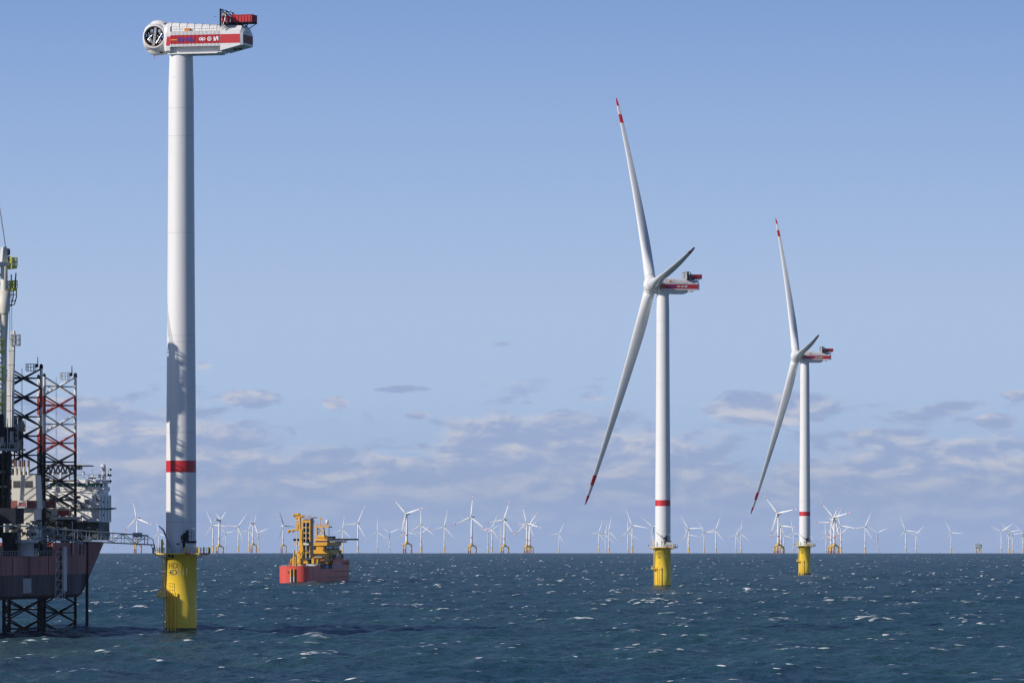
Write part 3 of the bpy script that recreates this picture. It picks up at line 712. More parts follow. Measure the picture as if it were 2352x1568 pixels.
    rot = Matrix.Rotation(head, 4, 'Z')
    thetas = blades if blades else (R_(88), R_(208), R_(328))
    for th_ in thetas:
        d = v * math.cos(th_) + h * math.sin(th_)
        bm = hm.inverted() @ rot @ blade_matrix(c, a, v, h, th_, R_(0 if not blades else 2.0))
        if blades:
            b = MB(); b.lathe([(2.86, 1.8), (2.86, 3.45), (2.78, 3.55), (2.6, 3.56)], 48); q = b.build('root_collar', [M['white']], hu); q.matrix_local = bm
            o = link('blade', BIG_BLADE, T); o.matrix_local = rot @ blade_matrix(c, a, v, h, th_, R_(3.0))
        else:
            b = MB()                                                  # socket: rim, dark well, bearing plate
            b.lathe([(3.3, .5), (3.2, 2.0), (3.0, 2.8), (2.85, 3.15), (2.68, 3.32), (2.55, 3.34), (2.47, 3.28), (2.43, 3.0)], 56, mi=0)
            b.lathe([(2.43, 3.0), (2.38, 3.16), (2.31, 3.16), (2.28, 2.9)], 56, mi=1)
            b.lathe([(2.28, 2.9), (2.22, 2.2), (2.2, 1.7), (.01, 1.65)], 56, mi=2)
            sk = b.build('blade_socket', [M['white'], M['copper'], M['black']], hu); sk.matrix_local = bm
            b = MB()                                                  # pitch gear inside the socket (local x up the axis, y vertical-ish)
            b.box(-.28, .28, -2.15, 2.15, 2.35, 3.0, 0)
            for s_ in (-1, 1):
                b.tube((s_ * .5, 1.6, 2.7), (s_ * 1.7, -.9, 2.7), .17, .12, 8, 1); b.tube((s_ * 1.9, 1.1, 2.6), (s_ * .7, -.4, 2.6), .12, .12, 8, 1)
                b.lathe([(.62, 2.0), (.62, 2.55), (.02, 2.56)], 20, 1, (s_ * 1.25, 1.0, 0)); b.lathe([(.5, 2.0), (.5, 2.5), (.02, 2.51)], 20, 1, (s_ * 1.2, -1.15, 0))
                b.box(s_ * .95 - .3, s_ * .95 + .3, -1.8, -1.2, 2.0, 2.7, 1); b.box(s_ * 2.05 - .14, s_ * 2.05 + .14, -.5, .2, 2.3, 3.0, 2)
                b.sphere((s_ * 1.5, -.1, 2.4), .3, 0, 8)
            for y in (-1.6, -.8, 0, .8, 1.6): b.tube((0, y, 2.9), (0, y, 3.06), .07, .07, 6, 3)
            q = b.build('pitch_gear', [M['grey'], M['chrome'], M['blue'], M['black']], hu); q.matrix_local = bm
    b = MB()
    b.lathe([(3.42, -3.1), (3.46, -2.95), (3.4, -2.8)], 48, axis='x'); q = b.build('hub_seal', [M['seam']], hu)
    b = MB()
    for x, z in ((-3.9, 3.45), (-4.1, -3.5)): b.tube((x, -1.4, z * .97), (x, -1.4, z * 1.03), .38, .38, 14)
    b.build('drain_cover', [M['dark']], hu)
    if not blades:
        b = MB(); b.tube((-6.0, -.8, -3.6), (-6.0, -.8, -5.0), .07, .05, 6, 0); b.box(-6.12, -5.88, -.9, -.7, -4.3, -3.9, 1); b.build('hanging_strap', [M['red'], M['dark']], hu)
    return T
D1, D2, D3 = 1359.0, 2672.0, 3696.0
make_turbine('bladeless turbine', 'bladeless white turbine with an open round hub, its yellow foundation marked HD 4D', at(416, D1), R_(-14.7), None, ['HD', '4D'], False)
make_turbine('turbine marked HD 5E', 'white three-bladed turbine with red blade tips, its yellow foundation marked HD 5E', at(1522.5, D2), R_(12.9), (R_(-36), R_(84.5), R_(203.5)), ['HD', '5E'], True)
make_turbine('turbine marked HD 4E', 'farthest white turbine on a yellow cylinder foundation, its cylinder marked HD 4E', at(1848.5, D3), R_(8.8), (R_(-35.5), R_(85.6), R_(204.3)), ['HD', '4E'], True)
# ------------------------------------------------------------------ jack-up installation vessel (x forward, y to port, z up; y = 0 is the starboard side)
class Frame:
    """ship frame placed in the world; yx / zd turn design units into ship metres at a given distance along the ship"""
    def __init__(s, ox, oy, ang): s.o = Vector((ox, oy)); s.a = ang; s.f = Vector((math.cos(ang), math.sin(ang))); s.p = Vector((-math.sin(ang), math.cos(ang)))
    def y(s, xd, lx):
        k = (xd - 1176) / F; A = s.o + s.f * lx; return (k * A.y - A.x) / (s.p.x - k * s.p.y)
    def z(s, yd, lx, ly=0):
        Y = (s.o + s.f * lx + s.p * ly).y; return CAMZ + (YL - yd) / F * Y + s.dz
    dz = 0.12
J = Frame(-116, 1337, R_(79))
JU = thing('jack_up_vessel', 'dark red jack-up construction ship standing on lattice legs at the left edge', 'ship', (J.o.x, J.o.y, drop(J.o.x, J.o.y)), J.a)
def jbox(b, x0, x1, y0, y1, lx0, lx1, mi=0):
    """box whose aft face spans design columns x0..x1 and rows y0..y1"""
    ya, yb = J.y(x1, lx0), J.y(x0, lx0); b.box(lx0, lx1, ya, yb, J.z(y1, lx0, ya), J.z(y0, lx0, ya), mi)
def jp(xd, yd, lx): y = J.y(xd, lx); return Vector((lx, y, J.z(yd, lx, y)))
# hull
def hull_section(x):
    """outline y,z of the hull at x: raked, flaring bow"""
    return x
b = MB()
zk, zb, zt = 8.3, 14.0, 18.45
st = []
for x, ys, kk in [(-60, 0, 0), (30, 0, 0), (50, 0, 0), (58, 0, 0), (66, 0, .0), (73, .15, 0), (79, .6, 0), (84, 2.2, 0), (88, 6, 0), (91, 13, 0), (92, 20, 0)]:
    st.append((x, ys))
def hx(x, z):  # stations slide aft towards the keel at the bow
    t = smooth01((x - 46) / 34); return x - t * 22 * (zt + 3 - z) / (zt + 3 - zk)
lev = [zk, zk + .8, zb, zt, zt + 3.2]
for i in range(len(st) - 1):
    (xa, ya), (xb, yb) = st[i], st[i + 1]
    for j in range(4):
        z0, z1 = lev[j], lev[j + 1]
        ins = .9 if j == 0 else 0
        if j == 3 and xb < 45: continue
        for sgn in (0, 1):
            fy = (lambda y: y) if sgn == 0 else (lambda y: 40 - y)
            q = [(hx(xa, z0), fy(ya + ins), z0), (hx(xb, z0), fy(yb + ins), z0), (hx(xb, z1), fy(yb), z1), (hx(xa, z1), fy(ya), z1)]
            b.add(q, [(0, 1, 2, 3) if sgn == 0 else (3, 2, 1, 0)], 1 if j < 2 else 0)
    b.add([(hx(xa, zk), ya + .9, zk), (hx(xb, zk), yb + .9, zk), (hx(xb, zk), 40 - yb - .9, zk), (hx(xa, zk), 40 - ya - .9, zk)], [(3, 2, 1, 0)], 1)
    ztop = zt if xb < 45 else zt + .003
    b.add([(hx(xa, zt), ya, ztop), (hx(xb, zt), yb, ztop), (hx(xb, zt), 40 - yb, ztop), (hx(xa, zt), 40 - ya, ztop)], [(0, 1, 2, 3)], 2)
b.add([(-60, 0, zk), (-60, 40, zk), (-60, 40, zt), (-60, 0, zt)], [(3, 2, 1, 0)], 0)
hull = b.build('hull', [M['hullred'], M['hulldark'], M['dgreen']], JU)
b = MB()                                                             # hull markings and plate seams
x = 6.0
b.box(4, 11, -.03, -.004, 9.7, 13.2, 0); b.add([(34.6, -.03, 17.6), (35.6, -.03, 16.4), (34.6, -.03, 15.0), (33.6, -.03, 16.4)], [(0, 3, 2, 1)], 0)
b.build('draught_mark', [M['grey']], hull)
b = MB()
for x in (-5, 9, 26): b.box(x, x + .5, -.16, -.003, 14.1, 18.4)
b.build('fender_strip', [M['hullred']], hull)
# deck rail
b = MB(); rail(b, [(-20, .25, zt), (58, .3, zt)], 1.2, 2.0, .06); b.build('deck_railing', [M['grey']], JU)

def lattice_leg(cx, cy, ztop, zbot, bay, colours, cap):
    """three-chord lattice leg, chords with racks, X braces; colours(z, chord) -> material index"""
    r = 5.6; root = bpy.data.objects.new('lattice_leg', None); C.objects.link(root); root.parent = JU; root.location = (cx, cy, 0)
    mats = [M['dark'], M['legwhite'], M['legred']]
    cs = [(r * math.cos(R_(t - 79)), r * math.sin(R_(t - 79))) for t in (13, 133, -107)]
    zs = [ztop]
    while zs[-1] > zbot: zs.append(zs[-1] - bay)
    for ci, (x, y) in enumerate(cs):
        b = MB(); tx, ty = -y / r, x / r
        for z1, z0 in zip(zs[:-1], zs[1:]):
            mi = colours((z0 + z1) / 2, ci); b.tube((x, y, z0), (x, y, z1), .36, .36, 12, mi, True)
            for k in range(12):
                zz = z0 + (k + .5) * bay / 12; b.tube((x - tx * .47, y - ty * .47, zz), (x + tx * .47, y + ty * .47, zz), .1, .1, 4, mi)
        b.build('chord', mats, root)
    for f in range(3):
        (xa, ya), (xb, yb) = cs[f], cs[(f + 1) % 3]; b = MB()
        for z1, z0 in zip(zs[:-1], zs[1:]):
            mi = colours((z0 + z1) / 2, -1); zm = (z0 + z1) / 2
            b.tube((xa, ya, z0), (xb, yb, z1), .19, .19, 8, mi, False); b.tube((xa, ya, z1), (xb, yb, z0), .195, .195, 8, mi, False)
            b.tube((xa, ya, zm), (xb, yb, zm), .16, .16, 8, mi, False)
        b.build('bracing', mats, root)
    b = MB(); ladder(b, (.5, -.8, zbot + 20), (.5, -.8, ztop), (1, 0, 0), .8, 0, .04, .8); b.build('ladder', [M['grey']], root)
    b = MB()
    for ci, (x, y) in enumerate(cs):
        if ci == 0: b.lathe([(.46, 0), (.46, .7), (.3, 1.05), (.05, 1.15)], 12, 0, (x, y, ztop)); b.tube((x * .85, y * .85, ztop + .4), (x * .85, y * .85, ztop + 2.8), .16, .1, 6, cap); b.sphere((x * .8, y * .8, ztop + .7), .45, 0, 6)
        else: b.lathe([(.40, 0), (.40, .5), (.1, .8)], 12, cap if colours(ztop - 1, ci) else 0, (x, y, ztop))
    b.build('leg_cap', [M['dark'], M['legwhite']], root)
    b = MB(); px, py = cs[0][0] * .55, cs[0][1] * .55; b.box(px - 1, px + 1, py - 1.0, py + 1.0, ztop - .6, ztop - .5)
    rail(b, [(px - 1, py - 1, ztop - .5), (px + 1, py - 1, ztop - .5), (px + 1, py + 1, ztop - .5), (px - 1, py + 1, ztop - .5)], 1.6, .7, .05, 0, True)
    b.build('top_platform', [M['grey']], root)
    return root
L2x, L3x, L1x = 27.5, 59.0, -5.0
L2y, L3y = J.y(41.5, L2x), J.y(121, L3x)
L2z, L3z = J.z(846, L2x, L2y), J.z(866, L3x, L3y)
lattice_leg(L2x, L2y, L2z, -10, 4.62, lambda z, c: ((2 if int((L2z - z) / 4.62) % 2 == 1 else 1) if (c == 0 and z > L2z - 20) else 0), 1)  # near leg: shade put into the paint, dark except one chord
lattice_leg(L3x, L3y, L3z, -10, 4.62, lambda z, c: ((2 if int((L3z - z) / 4.62) % 2 == 1 else 1) if z > L3z - 18.4 else 0), 0)
# leg housings
b = MB()
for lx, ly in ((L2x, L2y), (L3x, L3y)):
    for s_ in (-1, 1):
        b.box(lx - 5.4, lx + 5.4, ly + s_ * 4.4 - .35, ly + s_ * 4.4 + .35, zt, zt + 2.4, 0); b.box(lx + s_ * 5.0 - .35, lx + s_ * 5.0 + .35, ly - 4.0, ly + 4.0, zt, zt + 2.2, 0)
b.build('jack_housing', [mat('dark_grey_paint', (.20, .21, .22), .6, 0, .25, .6)], JU)  # housings in a plain dark grey
# --- crane: narrow A-frame mast seen edge-on by the sun, winch head, platforms, pendants, boom
q = Vector((-119.5, 1335.93)) - J.o; crx, cry = q.dot(J.f), q.dot(J.p)
cz = lambda yd: J.z(yd, crx, cry)
cr = bpy.data.objects.new('main_crane', None); C.objects.link(cr); cr.parent = JU; cr.location = (crx, cry, 0); cr.rotation_euler = (0, 0, R_(208 - 79))
b = MB(); b.lathe([(3.6, zt), (3.6, zt + 5), (4.2, zt + 5.2), (4.2, zt + 7), (.05, zt + 7.1)], 32, 0, (8, -12, 0)); b.build('crane_pedestal', [M['dark']], cr)
MY = .5
b = MB(); zA, zB, zC = cz(1010), cz(720), cz(612)
for x0 in (0, 6.6): b.lathe([(.56, zA), (.68, zB - 8), (1.05, zB)], 20, 0, (x0, MY, 0))
for k in range(5):
    z0 = zA + (zB - zA) * k / 5; z1 = zA + (zB - zA) * (k + 1) / 5; b.tube((1.0, MY, z0), (5.6, MY, z1), .25, .25, 8); b.tube((1.0, MY, z1 - .3), (5.6, MY, z1 - .3), .3, .3, 8)
zH = cz(668)
for x0, y0, r in ((.1, MY + .35, 1.35), (5.2, -1.5, 2.2)):
    b.lathe([(1.06, zB - .02), (r, zB + 1.2), (r, zH), (.02, zH + .01)], 24, 0, (x0, y0, 0)); b.lathe([(r * .62, zH + .011), (r * .60, zC), (.02, zC + .01)], 20, 0, (x0, y0, 0))
b.box(-.9, 6.8, -2.9, 1.6, zC + .02, zC + 1.0, 0)
for z in (cz(650), cz(632)): b.tube((.8, .5, z), (4.6, -1.0, z), .35, .35, 8, 0)
b.build('crane_mast', [M['cream']], cr)
b = MB()
for yd in (770, 830, 890, 950):
    z = cz(yd); b.tube((0, .9, z), (5.5, .9, z + 4.6), .14, .14, 5); b.tube((0, 1.2, z + 1), (5.5, 1.2, z + 5.6), .06, .06, 5); b.tube((5.5, .9, z + 4.6), (0, .9, z + 6.1), .14, .14, 5)
b.build('mast_stair', [M['grey']], cr)
def crane_platform(yd, x0, x1, y0, y1, hh=1.6, cage=0):
    z = cz(yd); b = MB(); b.box(x0, x1, y0, y1, z - .6, z, 0)
    rail(b, [(x0, y0, z), (x1, y0, z), (x1, y1, z), (x0, y1, z)], hh, .8, .13, 0, True)
    pl = b.build('crane_platform', [M['lime']], cr)
    if cage:
        b = MB()
        for y in (y0 + .2, (y0 + y1) / 2, y1 - .2): b.path([(-1.1, y, z - cage), (x0 + .6, y, z - cage * .9), (x0 + .1, y, z - cage * .5), (x0 + .1, y, z)], .13)
        for t in (.35, .7): b.tube((x0 + .3, y0, z - cage * t), (x0 + .3, y1, z - cage * t), .1, .1, 5)
        b.tube((x0 + .5, y1, z), (x0 + .3, y1, z + 3.6), .16, .16, 6); b.tube((x0 + 1.4, y1, z), (x0 + 1.5, y1, z + 3.2), .16, .16, 6)
        b.build('service_cage', [M['dgreen']], cr)
crane_platform(611, -2.7, -1.3, -2.6, 2.0, 1.9); crane_platform(662, -2.7, -1.5, -2.2, 2.0, 1.7, 4.2)
for yd in (806, 868, 925, 955): crane_platform(yd, .75, 2.6, .9, 2.1, 2.6)
b = MB(); z = zC + 1.0
b.hexa([(-1.0, -1.2, z), (.6, -1.2, z), (.6, .8, z), (-1.0, .8, z)], [(-.7, -.9, z + 3.6), (.2, -.9, z + 3.6), (.2, .6, z + 3.6), (-.7, .6, z + 3.6)], 0)
for k in range(3): b.lathe([(.02, -.2), (.85, -.2), (.85, .2), (.02, .2)], 14, 1, (-1.0, -1 + k * .8, z + 2.4), 'x')
b.box(-1.5, -1.05, -1.2, .9, z + .1, z + 1.4, 1)
b.build('mast_head', [M['lgrey'], M['dark']], cr)
b = MB()                                                             # pendant ropes fan up to the boom tip outside the frame
for k in range(3): b.tube((-.9 + .2 * k, -.6 + .55 * k, z + 3.2), (1.0 + .5 * k, -15.5 + .9 * k, cz(60)), .10, .10, 5)
b.build('pendant_wire', [mat('wire_rope', (.16, .16, .17), .6, .3)], cr)
b = MB()
for x in (-1.5, -2.0): b.tube((x, .4, cz(668)), (x - .2, .4, cz(985)), .06, .06, 5)
b.build('hoist_wire', [mat('wire_rope', (.16, .16, .17))], cr)
b = MB(); z0, z1 = zt + 7, cz(40)                                  # lattice boom rising out of the frame
pt = lambda t, sx, sy: (9.5 - 2.5 * t + sx * (1.8 - .9 * t), -13 + 3 * t + sy * (1.6 - .8 * t), z0 + (z1 - z0) * t)
for sx in (-1, 1):
    for sy in (-1, 1): b.tube(pt(0, sx, sy), pt(1, sx, sy), .3, .22, 8, 0)
for k in range(22):
    t0, t1 = k / 22, (k + 1) / 22
    for sx in (-1, 1): b.tube(pt(t0, sx, -1), pt(t1, sx, 1), .1, .1, 5, 0)
    for sy in (-1, 1): b.tube(pt(t0, -1, sy), pt(t1, 1, sy), .1, .1, 5, 0)
b.build('boom', [M['cream']], cr)
# machinery house high on the crane, throwing its shade on the turbine foot
b = MB(); zh0, zh1 = cz(1030), cz(952)
b.box(-.8, 6.5, -4.6, 5.2, zh0, zh1 - 3, 0); b.box(1.5, 7.5, -4.0, 4.0, zh1 - 2.997, zh1, 0); b.box(-1.6, 6.6, -5.0, 5.6, zh0 - .5, zh0 - .003, 1); b.box(-.4, .4, 5.21, 5.26, zh0 + 1, zh0 + 4, 1); b.box(2, 2.8, 5.21, 5.26, zh0 + .5, zh0 + 2.6, 1)
for x in (-1.4, 1.2, 3.8): b.tube((x, 5.5, zh0 - .5), (x, 5.5, zh1 - 1), .12, .12, 6, 1)
rail(b, [(-1.6, -5, zh0), (-1.6, 5.6, zh0), (6.6, 5.6, zh0)], 1.3, 1.2, .06, 1)
b.build('machinery_house', [M['dark'], M['grey']], cr)
# dark machinery house, drums and green stairs by the crane base
b = MB(); jbox(b, -40, 40, 990, 1028, 31, 35, 0); jbox(b, -50, 10, 1046, 1235, 31, 36, 0); jbox(b, -40, 22, 1080, 1086, 29, 35, 1); jbox(b, -40, 20, 1114, 1120, 29, 35, 1); jbox(b, -40, 18, 1040, 1072, 31.5, 35, 0)
jbox(b, -40, 46, 1030, 1034, 30, 35, 1); jbox(b, 15, 18, 1028, 1240, 29, 30, 2); jbox(b, 4, 7, 1028, 1240, 28.5, 29.5, 2); jbox(b, -60, 36, 1166, 1202, -2, 5, 0); jbox(b, -60, 38, 1206, 1209, -4, 6, 1); jbox(b, 8, 24, 1222, 1276, 2, 8, 0)
b.build('winch_house', [M['dark'], M['grey'], M['dgreen']], JU)
b = MB()
p0, p1, p2 = jp(-8, 1002, 28), jp(20, 988, 29), jp(58, 988, 31); b.path([p0, p1, p2], .35)
rail(b, [p0, p1, p2], 2.2, 1.1, .1); q0, q1 = jp(28, 1030, 29), jp(52, 1030, 31); b.path([q0, q1], .3); rail(b, [q0, q1], 2.0, 1.2, .09)
for xd in (24, 33, 44, 52): b.tube(jp(xd, 988, 30), jp(xd, 1075, 30), .18, .18, 6, 1)
b.build('stair_walkway', [M['lime'], M['dgreen']], JU)
b = MB()
for xd, yd, r in ((36, 978, 2.0), (33, 1018, 2.0), (8, 1015, 1.6)):
    p = jp(xd, yd, 30); b.lathe([(.02, -1.1), (r, -1.1), (r, -.9), (r * .7, -.88), (r * .7, .88), (r, .9), (r, 1.1), (.02, 1.1)], 20, 0, tuple(p), 'x')
b.build('winch_drum', [M['grey']], JU)
# auxiliary crane boom resting upright with a cage at its tip
b = MB(); p0, p1 = jp(20, 990, 20), jp(29, 760, 20)
d = (p1 - p0)
def boom_ring(t, k): c = p0 + d * t; return [(c.x - k, c.y - k, c.z), (c.x + k, c.y - k, c.z), (c.x + k, c.y + k, c.z), (c.x - k, c.y + k, c.z)]
b.hexa(boom_ring(0, .95), boom_ring(1, .55), 0)
for t in (.2, .35, .5, .66, .8, .92): b.hexa(boom_ring(t, 1.0 - .4 * t), boom_ring(t + .006, 1.0 - .4 * t), 1)
ax = b.build('auxiliary_boom', [M['legwhite'], M['grey']], JU)
b = MB(); p = jp(36, 792, 20)
for z in (0, 1.2, 2.4): b.path([(p.x - .9, p.y - .9, p.z + z), (p.x + .9, p.y - .9, p.z + z), (p.x + .9, p.y + .9, p.z + z), (p.x - .9, p.y + .9, p.z + z), (p.x - .9, p.y - .9, p.z + z)], .1)
for x in (-.9, 0, .9):
    for y in (-.9, 0, .9): b.tube((p.x + x, p.y + y, p.z), (p.x + x, p.y + y, p.z + 2.4), .09, .09, 5)
b.box(p.x - .9, p.x + .9, p.y - .9, p.y + .9, p.z - .2, p.z - .05)
b.path([p1, jp(34, 768, 20), (p.x, p.y, p.z + 2.4)], .16)
b.build('basket_cage', [M['grey']], JU)
# --- cream engine casing with louvres and exhausts
b = MB(); lx = 16.0
ya, yb, ybt = J.y(84, lx), J.y(27, lx), J.y(81, lx); z0, z1 = J.z(1168, lx, ya), J.z(1090, lx, ya)
b.hexa([(lx, ya, z0), (lx + 5.5, ya, z0), (lx + 5.5, yb, z0), (lx, yb, z0)], [(lx, ybt, z1), (lx + 5, ybt, z1), (lx + 5, yb, z1), (lx, yb, z1)], 0)
jbox(b, 12, 78, 1167.8, 1246, 15.4, 22, 0); jbox(b, 8, 27, 1180, 1240, 13.9, 15.3, 0)
cas = b.build('engine_casing', [M['cream']], JU)
b = MB()
for xa, xb in ((30, 46), (56, 74.5)):
    for k in range(6): jbox(b, xa, xb, 1104 + 2.7 * k, 1105.6 + 2.7 * k, lx - .12, lx - .003, 0)
b.build('louvre', [M['black']], cas)
b = MB()
for xd in (36, 45.5, 55.5, 65.5):
    p, q, r = jp(xd, 1091, lx + 1.5), jp(xd, 1072, lx + 1.5), jp(xd, 1056, lx + 1.5); b.tube(p, q, .34, .34, 12, 0); b.tube(q, r, .30, .30, 12, 1)
b.path([jp(28, 1073, lx + 1.2), jp(68, 1073, lx + 1.2)], .08, 5, 0)
b.build('exhaust_pipe', [M['cream'], M['brown']], cas)
# --- red and white beam with sign (boom of the deck gantry)
b = MB(); jbox(b, 25, 40, 1149, 1166, 14.0, 15.2, 0); jbox(b, 40.05, 61, 1149, 1166, 14.0, 15.2, 1); jbox(b, 61.05, 82, 1149, 1166, 14.0, 15.2, 0); jbox(b, 82.05, 104, 1149, 1166, 35.6, 36.8, 1); jbox(b, 104.05, 126, 1149, 1166, 35.6, 36.8, 0); jbox(b, 43, 58, 1153, 1162, 13.9, 13.99, 2)
b.build('striped_beam', [M['hullred'], M['lgrey'], M['dullred']], JU)
# --- accommodation block at the bow, seen from astern
b = MB(); ax0 = 64.5
jbox(b, 100, 226, 1136, 1198, ax0, ax0 + 12.2, 0)                    # main block
jbox(b, 104, 222, 1128, 1135.8, ax0 + .8, ax0 + 12, 0)               # deck edge below the bridge
jbox(b, 112, 238, 1117.5, 1127.8, ax0 + 1.0, ax0 + 7, 0)             # bridge lower band
jbox(b, 112, 239, 1101.5, 1108.8, ax0 + .6, ax0 + 7.4, 0)            # bridge roof
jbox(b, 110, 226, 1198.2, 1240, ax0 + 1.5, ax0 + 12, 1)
acc = b.build('accommodation', [mat('accommodation_white', (.93, .91, .86), .5, 0, .06, .5), mat('green_grey_paint', (.07, .085, .085), .6, 0, .2, .5)], JU)  # lower box in its own dark green-grey
b = MB()
jbox(b, 113, 236, 1108.9, 1117.4, ax0 + 1.5, ax0 + 6.6, 0)
b.build('bridge_window', [M['glass']], acc)
b = MB()
for xd in (113, 126, 143, 160, 176, 192, 200, 210, 219, 228, 235): jbox(b, xd, xd + (2.4 if xd in (143, 176) else 1.1), 1108.92, 1117.38, ax0 + 1.35, ax0 + 1.48, 0)
b.build('window_mullion', [M['legwhite']], acc)
b = MB(); y_ = J.y(226, ax0)
for k in range(5): b.box(ax0 + .2 + k * 2.7, ax0 + .35 + k * 2.7, y_ - .12, y_ - .003, J.z(1196, ax0, y_), J.z(1138, ax0, y_), 0)
b.box(ax0 - .5, ax0 + 12.6, y_ - .5, y_ + .02, J.z(1169, ax0, y_), J.z(1166.5, ax0, y_), 1)
for lx_, yd in ((4.2, 1150), (4.2, 1180), (8.4, 1150)): b.box(ax0 + lx_, ax0 + lx_ + .8, y_ - .1, y_ - .004, J.z(yd + 4, ax0, y_), J.z(yd, ax0, y_), 1)
b.box(ax0 + 11.4, ax0 + 13.4, y_ - 1.0, y_ - .1, J.z(1168, ax0, y_), J.z(1165, ax0, y_), 1)
b.build('side_ladder', [M['lgrey'], M['dark']], acc)
b = MB()
rail(b, [jp(112, 1101, ax0 + .8), jp(238, 1101, ax0 + .8)], 1.2, 1.3, .05); rail(b, [jp(104, 1128, ax0 + .3), jp(224, 1128, ax0 + .3)], 1.1, 1.3, .05); rail(b, [jp(100, 1166, ax0 - .4), jp(226, 1166, ax0 - .4)], 1.1, 1.3, .05)
rail(b, [jp(238, 1124, ax0 + 1), jp(246, 1124, ax0 + 6)], 2, 1, .05)
jbox(b, 100, 226, 1165.6, 1167.5, ax0 - .8, ax0 - .003, 0)
b.build('deck_railing', [M['lgrey']], acc)
b = MB()
for xd, yd in ((184, 1158), (226, 1146), (200, 1150)): p = jp(xd, yd, ax0 - .3); b.box(p.x - .4, p.x + .29, p.y - .5, p.y + .5, p.z - .5, p.z + .4)
jbox(b, 196, 201, 1100, 1123, ax0 + .2, ax0 + .59, 0)
b.build('floodlight_box', [M['grey']], acc)
b = MB()
for xd, yd, r, hp in ((244, 1072.5, .66, 1101), (192, 1086, .33, 1101), (213, 1093.5, .28, 1101)):
    p = jp(xd - (7 if r > .5 else 0), yd, ax0 + 3); b.tube((p.x, p.y, J.z(hp, ax0 + 3, p.y)), p, r * .3, r * .3, 8, 0)
    b.lathe([(.02, -r * 1.1), (r * .9, -r * 1.1), (r, -r * .6), (r, r * .3), (r * .85, r * .8), (r * .5, r * 1.15), (.02, r * 1.3)], 16, 0, tuple(p))
b.build('radar_dome', [M['letterwhite']], acc)
b = MB()
for xd, y0_, y1_, r in ((186, 1101, 1042, .05), (212, 1101, 1076, .05), (241, 1101, 1078, .3), (229, 1101, 1088, .35), (249, 1090, 1072, .07), (252, 1100, 1092, .1)): b.tube(jp(xd, y0_, ax0 + 3), jp(xd, y1_, ax0 + 3), r, r * .7, 6, 0)
for xd, yd in ((249, 1090), (254, 1078), (254, 1091), (254, 1104)): b.sphere(jp(xd, yd, ax0 + 3), .28, 1, 6)
b.path([jp(238, 1092, ax0 + 3), jp(254, 1092, ax0 + 3)], .08, 5, 1); b.path([jp(238, 1104, ax0 + 3), jp(254, 1104, ax0 + 3)], .08, 5, 1)
jbox(b, 203, 216, 1096, 1098.5, ax0 + 2, ax0 + 4, 1)
b.build('mast_antenna', [M['legwhite'], M['dark']], acc)
b = MB()                                                             # helideck ahead of the block, seen edge on
h0 = ax0 + 10
jbox(b, 96, 176, 1066.5, 1069, h0, h0 + 16, 0)
for k in range(7): xa = 100 + k * 11; b.tube(jp(xa, 1069, h0), jp(xa + 5.5, 1086, h0), .22, .22, 6, 0); b.tube(jp(xa + 5.5, 1086, h0), jp(xa + 11, 1069, h0), .22, .22, 6, 0)
b.path([jp(98, 1086, h0), jp(172, 1086, h0)], .3, 6, 0); jbox(b, 172, 182, 1069.2, 1078, h0 - 1, h0 + 2, 0)
b.tube(jp(176, 1067, h0), jp(200, 1067.5, h0), .16, .1, 6, 1)
for xd in (106, 122, 140, 158): b.tube(jp(xd, 1086, h0), jp(xd, 1136, h0 - 2), .35, .35, 8, 1)
b.build('helideck', [M['dark'], M['lgrey']], JU)
# --- deck clutter between the legs: davits, lifeboat, hose reels, pipes (all fixed to the ship)
b = MB()
jbox(b, 118, 132, 1173, 1184, 50, 52, 0); jbox(b, 132.2, 158, 1171.5, 1184, 50, 52.5, 1)
free(b.build('lifeboat', [M['cream'], M['legred']], JU), 'red and cream lifeboat hung amidships on the jack-up ship behind the gangway', 'lifeboat')
b = MB(); jbox(b, 116, 184, 1186, 1192, 50, 51, 0); b.build('boat_rail', [M['cream']], JU)
b = MB(); rr = random.Random(4)
for k in range(70):
    xd = rr.uniform(14, 205); yd = rr.uniform(1196, 1262); w = rr.uniform(2, 8); hh = rr.uniform(2, 9); lx_ = 46 + rr.uniform(-3, 12) if xd > 90 else 13 + rr.uniform(-2, .8)
    jbox(b, xd, xd + w, max(1188, yd - hh), min(1274, yd + hh * .5), lx_ - 2, lx_, rr.choice([0, 0, 1, 2, 3, 0, 1]))
for k in range(26):
    xd = rr.uniform(14, 205); b.tube(jp(xd, 1274, 45), jp(xd + rr.uniform(-3, 3), rr.uniform(1180, 1250), 45), .13, .13, 6, rr.choice([0, 2, 3]))
b.build('deck_machinery', [M['dark'], mat('dark_grey_paint', (.2, .21, .22)), M['cream'], M['dgreen']], JU)
b = MB()
for k in range(26):
    xd = rr.uniform(100, 196); yd = rr.uniform(1085, 1165); w = rr.uniform(3, 10); hh = rr.uniform(2, 7); lx_ = 62 + rr.uniform(-1, .5)
    if yd < 1135 and xd > 118: continue
    jbox(b, xd, min(185, xd + w), yd, yd + hh, lx_ - 1.5, lx_, rr.choice([0, 0, 1, 2]))
jbox(b, 95, 130, 1172, 1200, 60, 62, 0); jbox(b, 132, 170, 1185, 1200, 57.5, 59, 0); jbox(b, 70, 104, 1205, 1270, 44.2, 46, 1)
b.build('deck_store', [M['dark'], mat('dark_grey_paint', (.2, .21, .22)), M['cream']], JU)
b = MB(); p = jp(161, 1166, 61); b.sphere(p, .3, 0, 8); b.tube((p.x, p.y, p.z - 2), p, .06, .06, 5, 0); b.build('deck_lamp', [M['letterwhite']], JU)
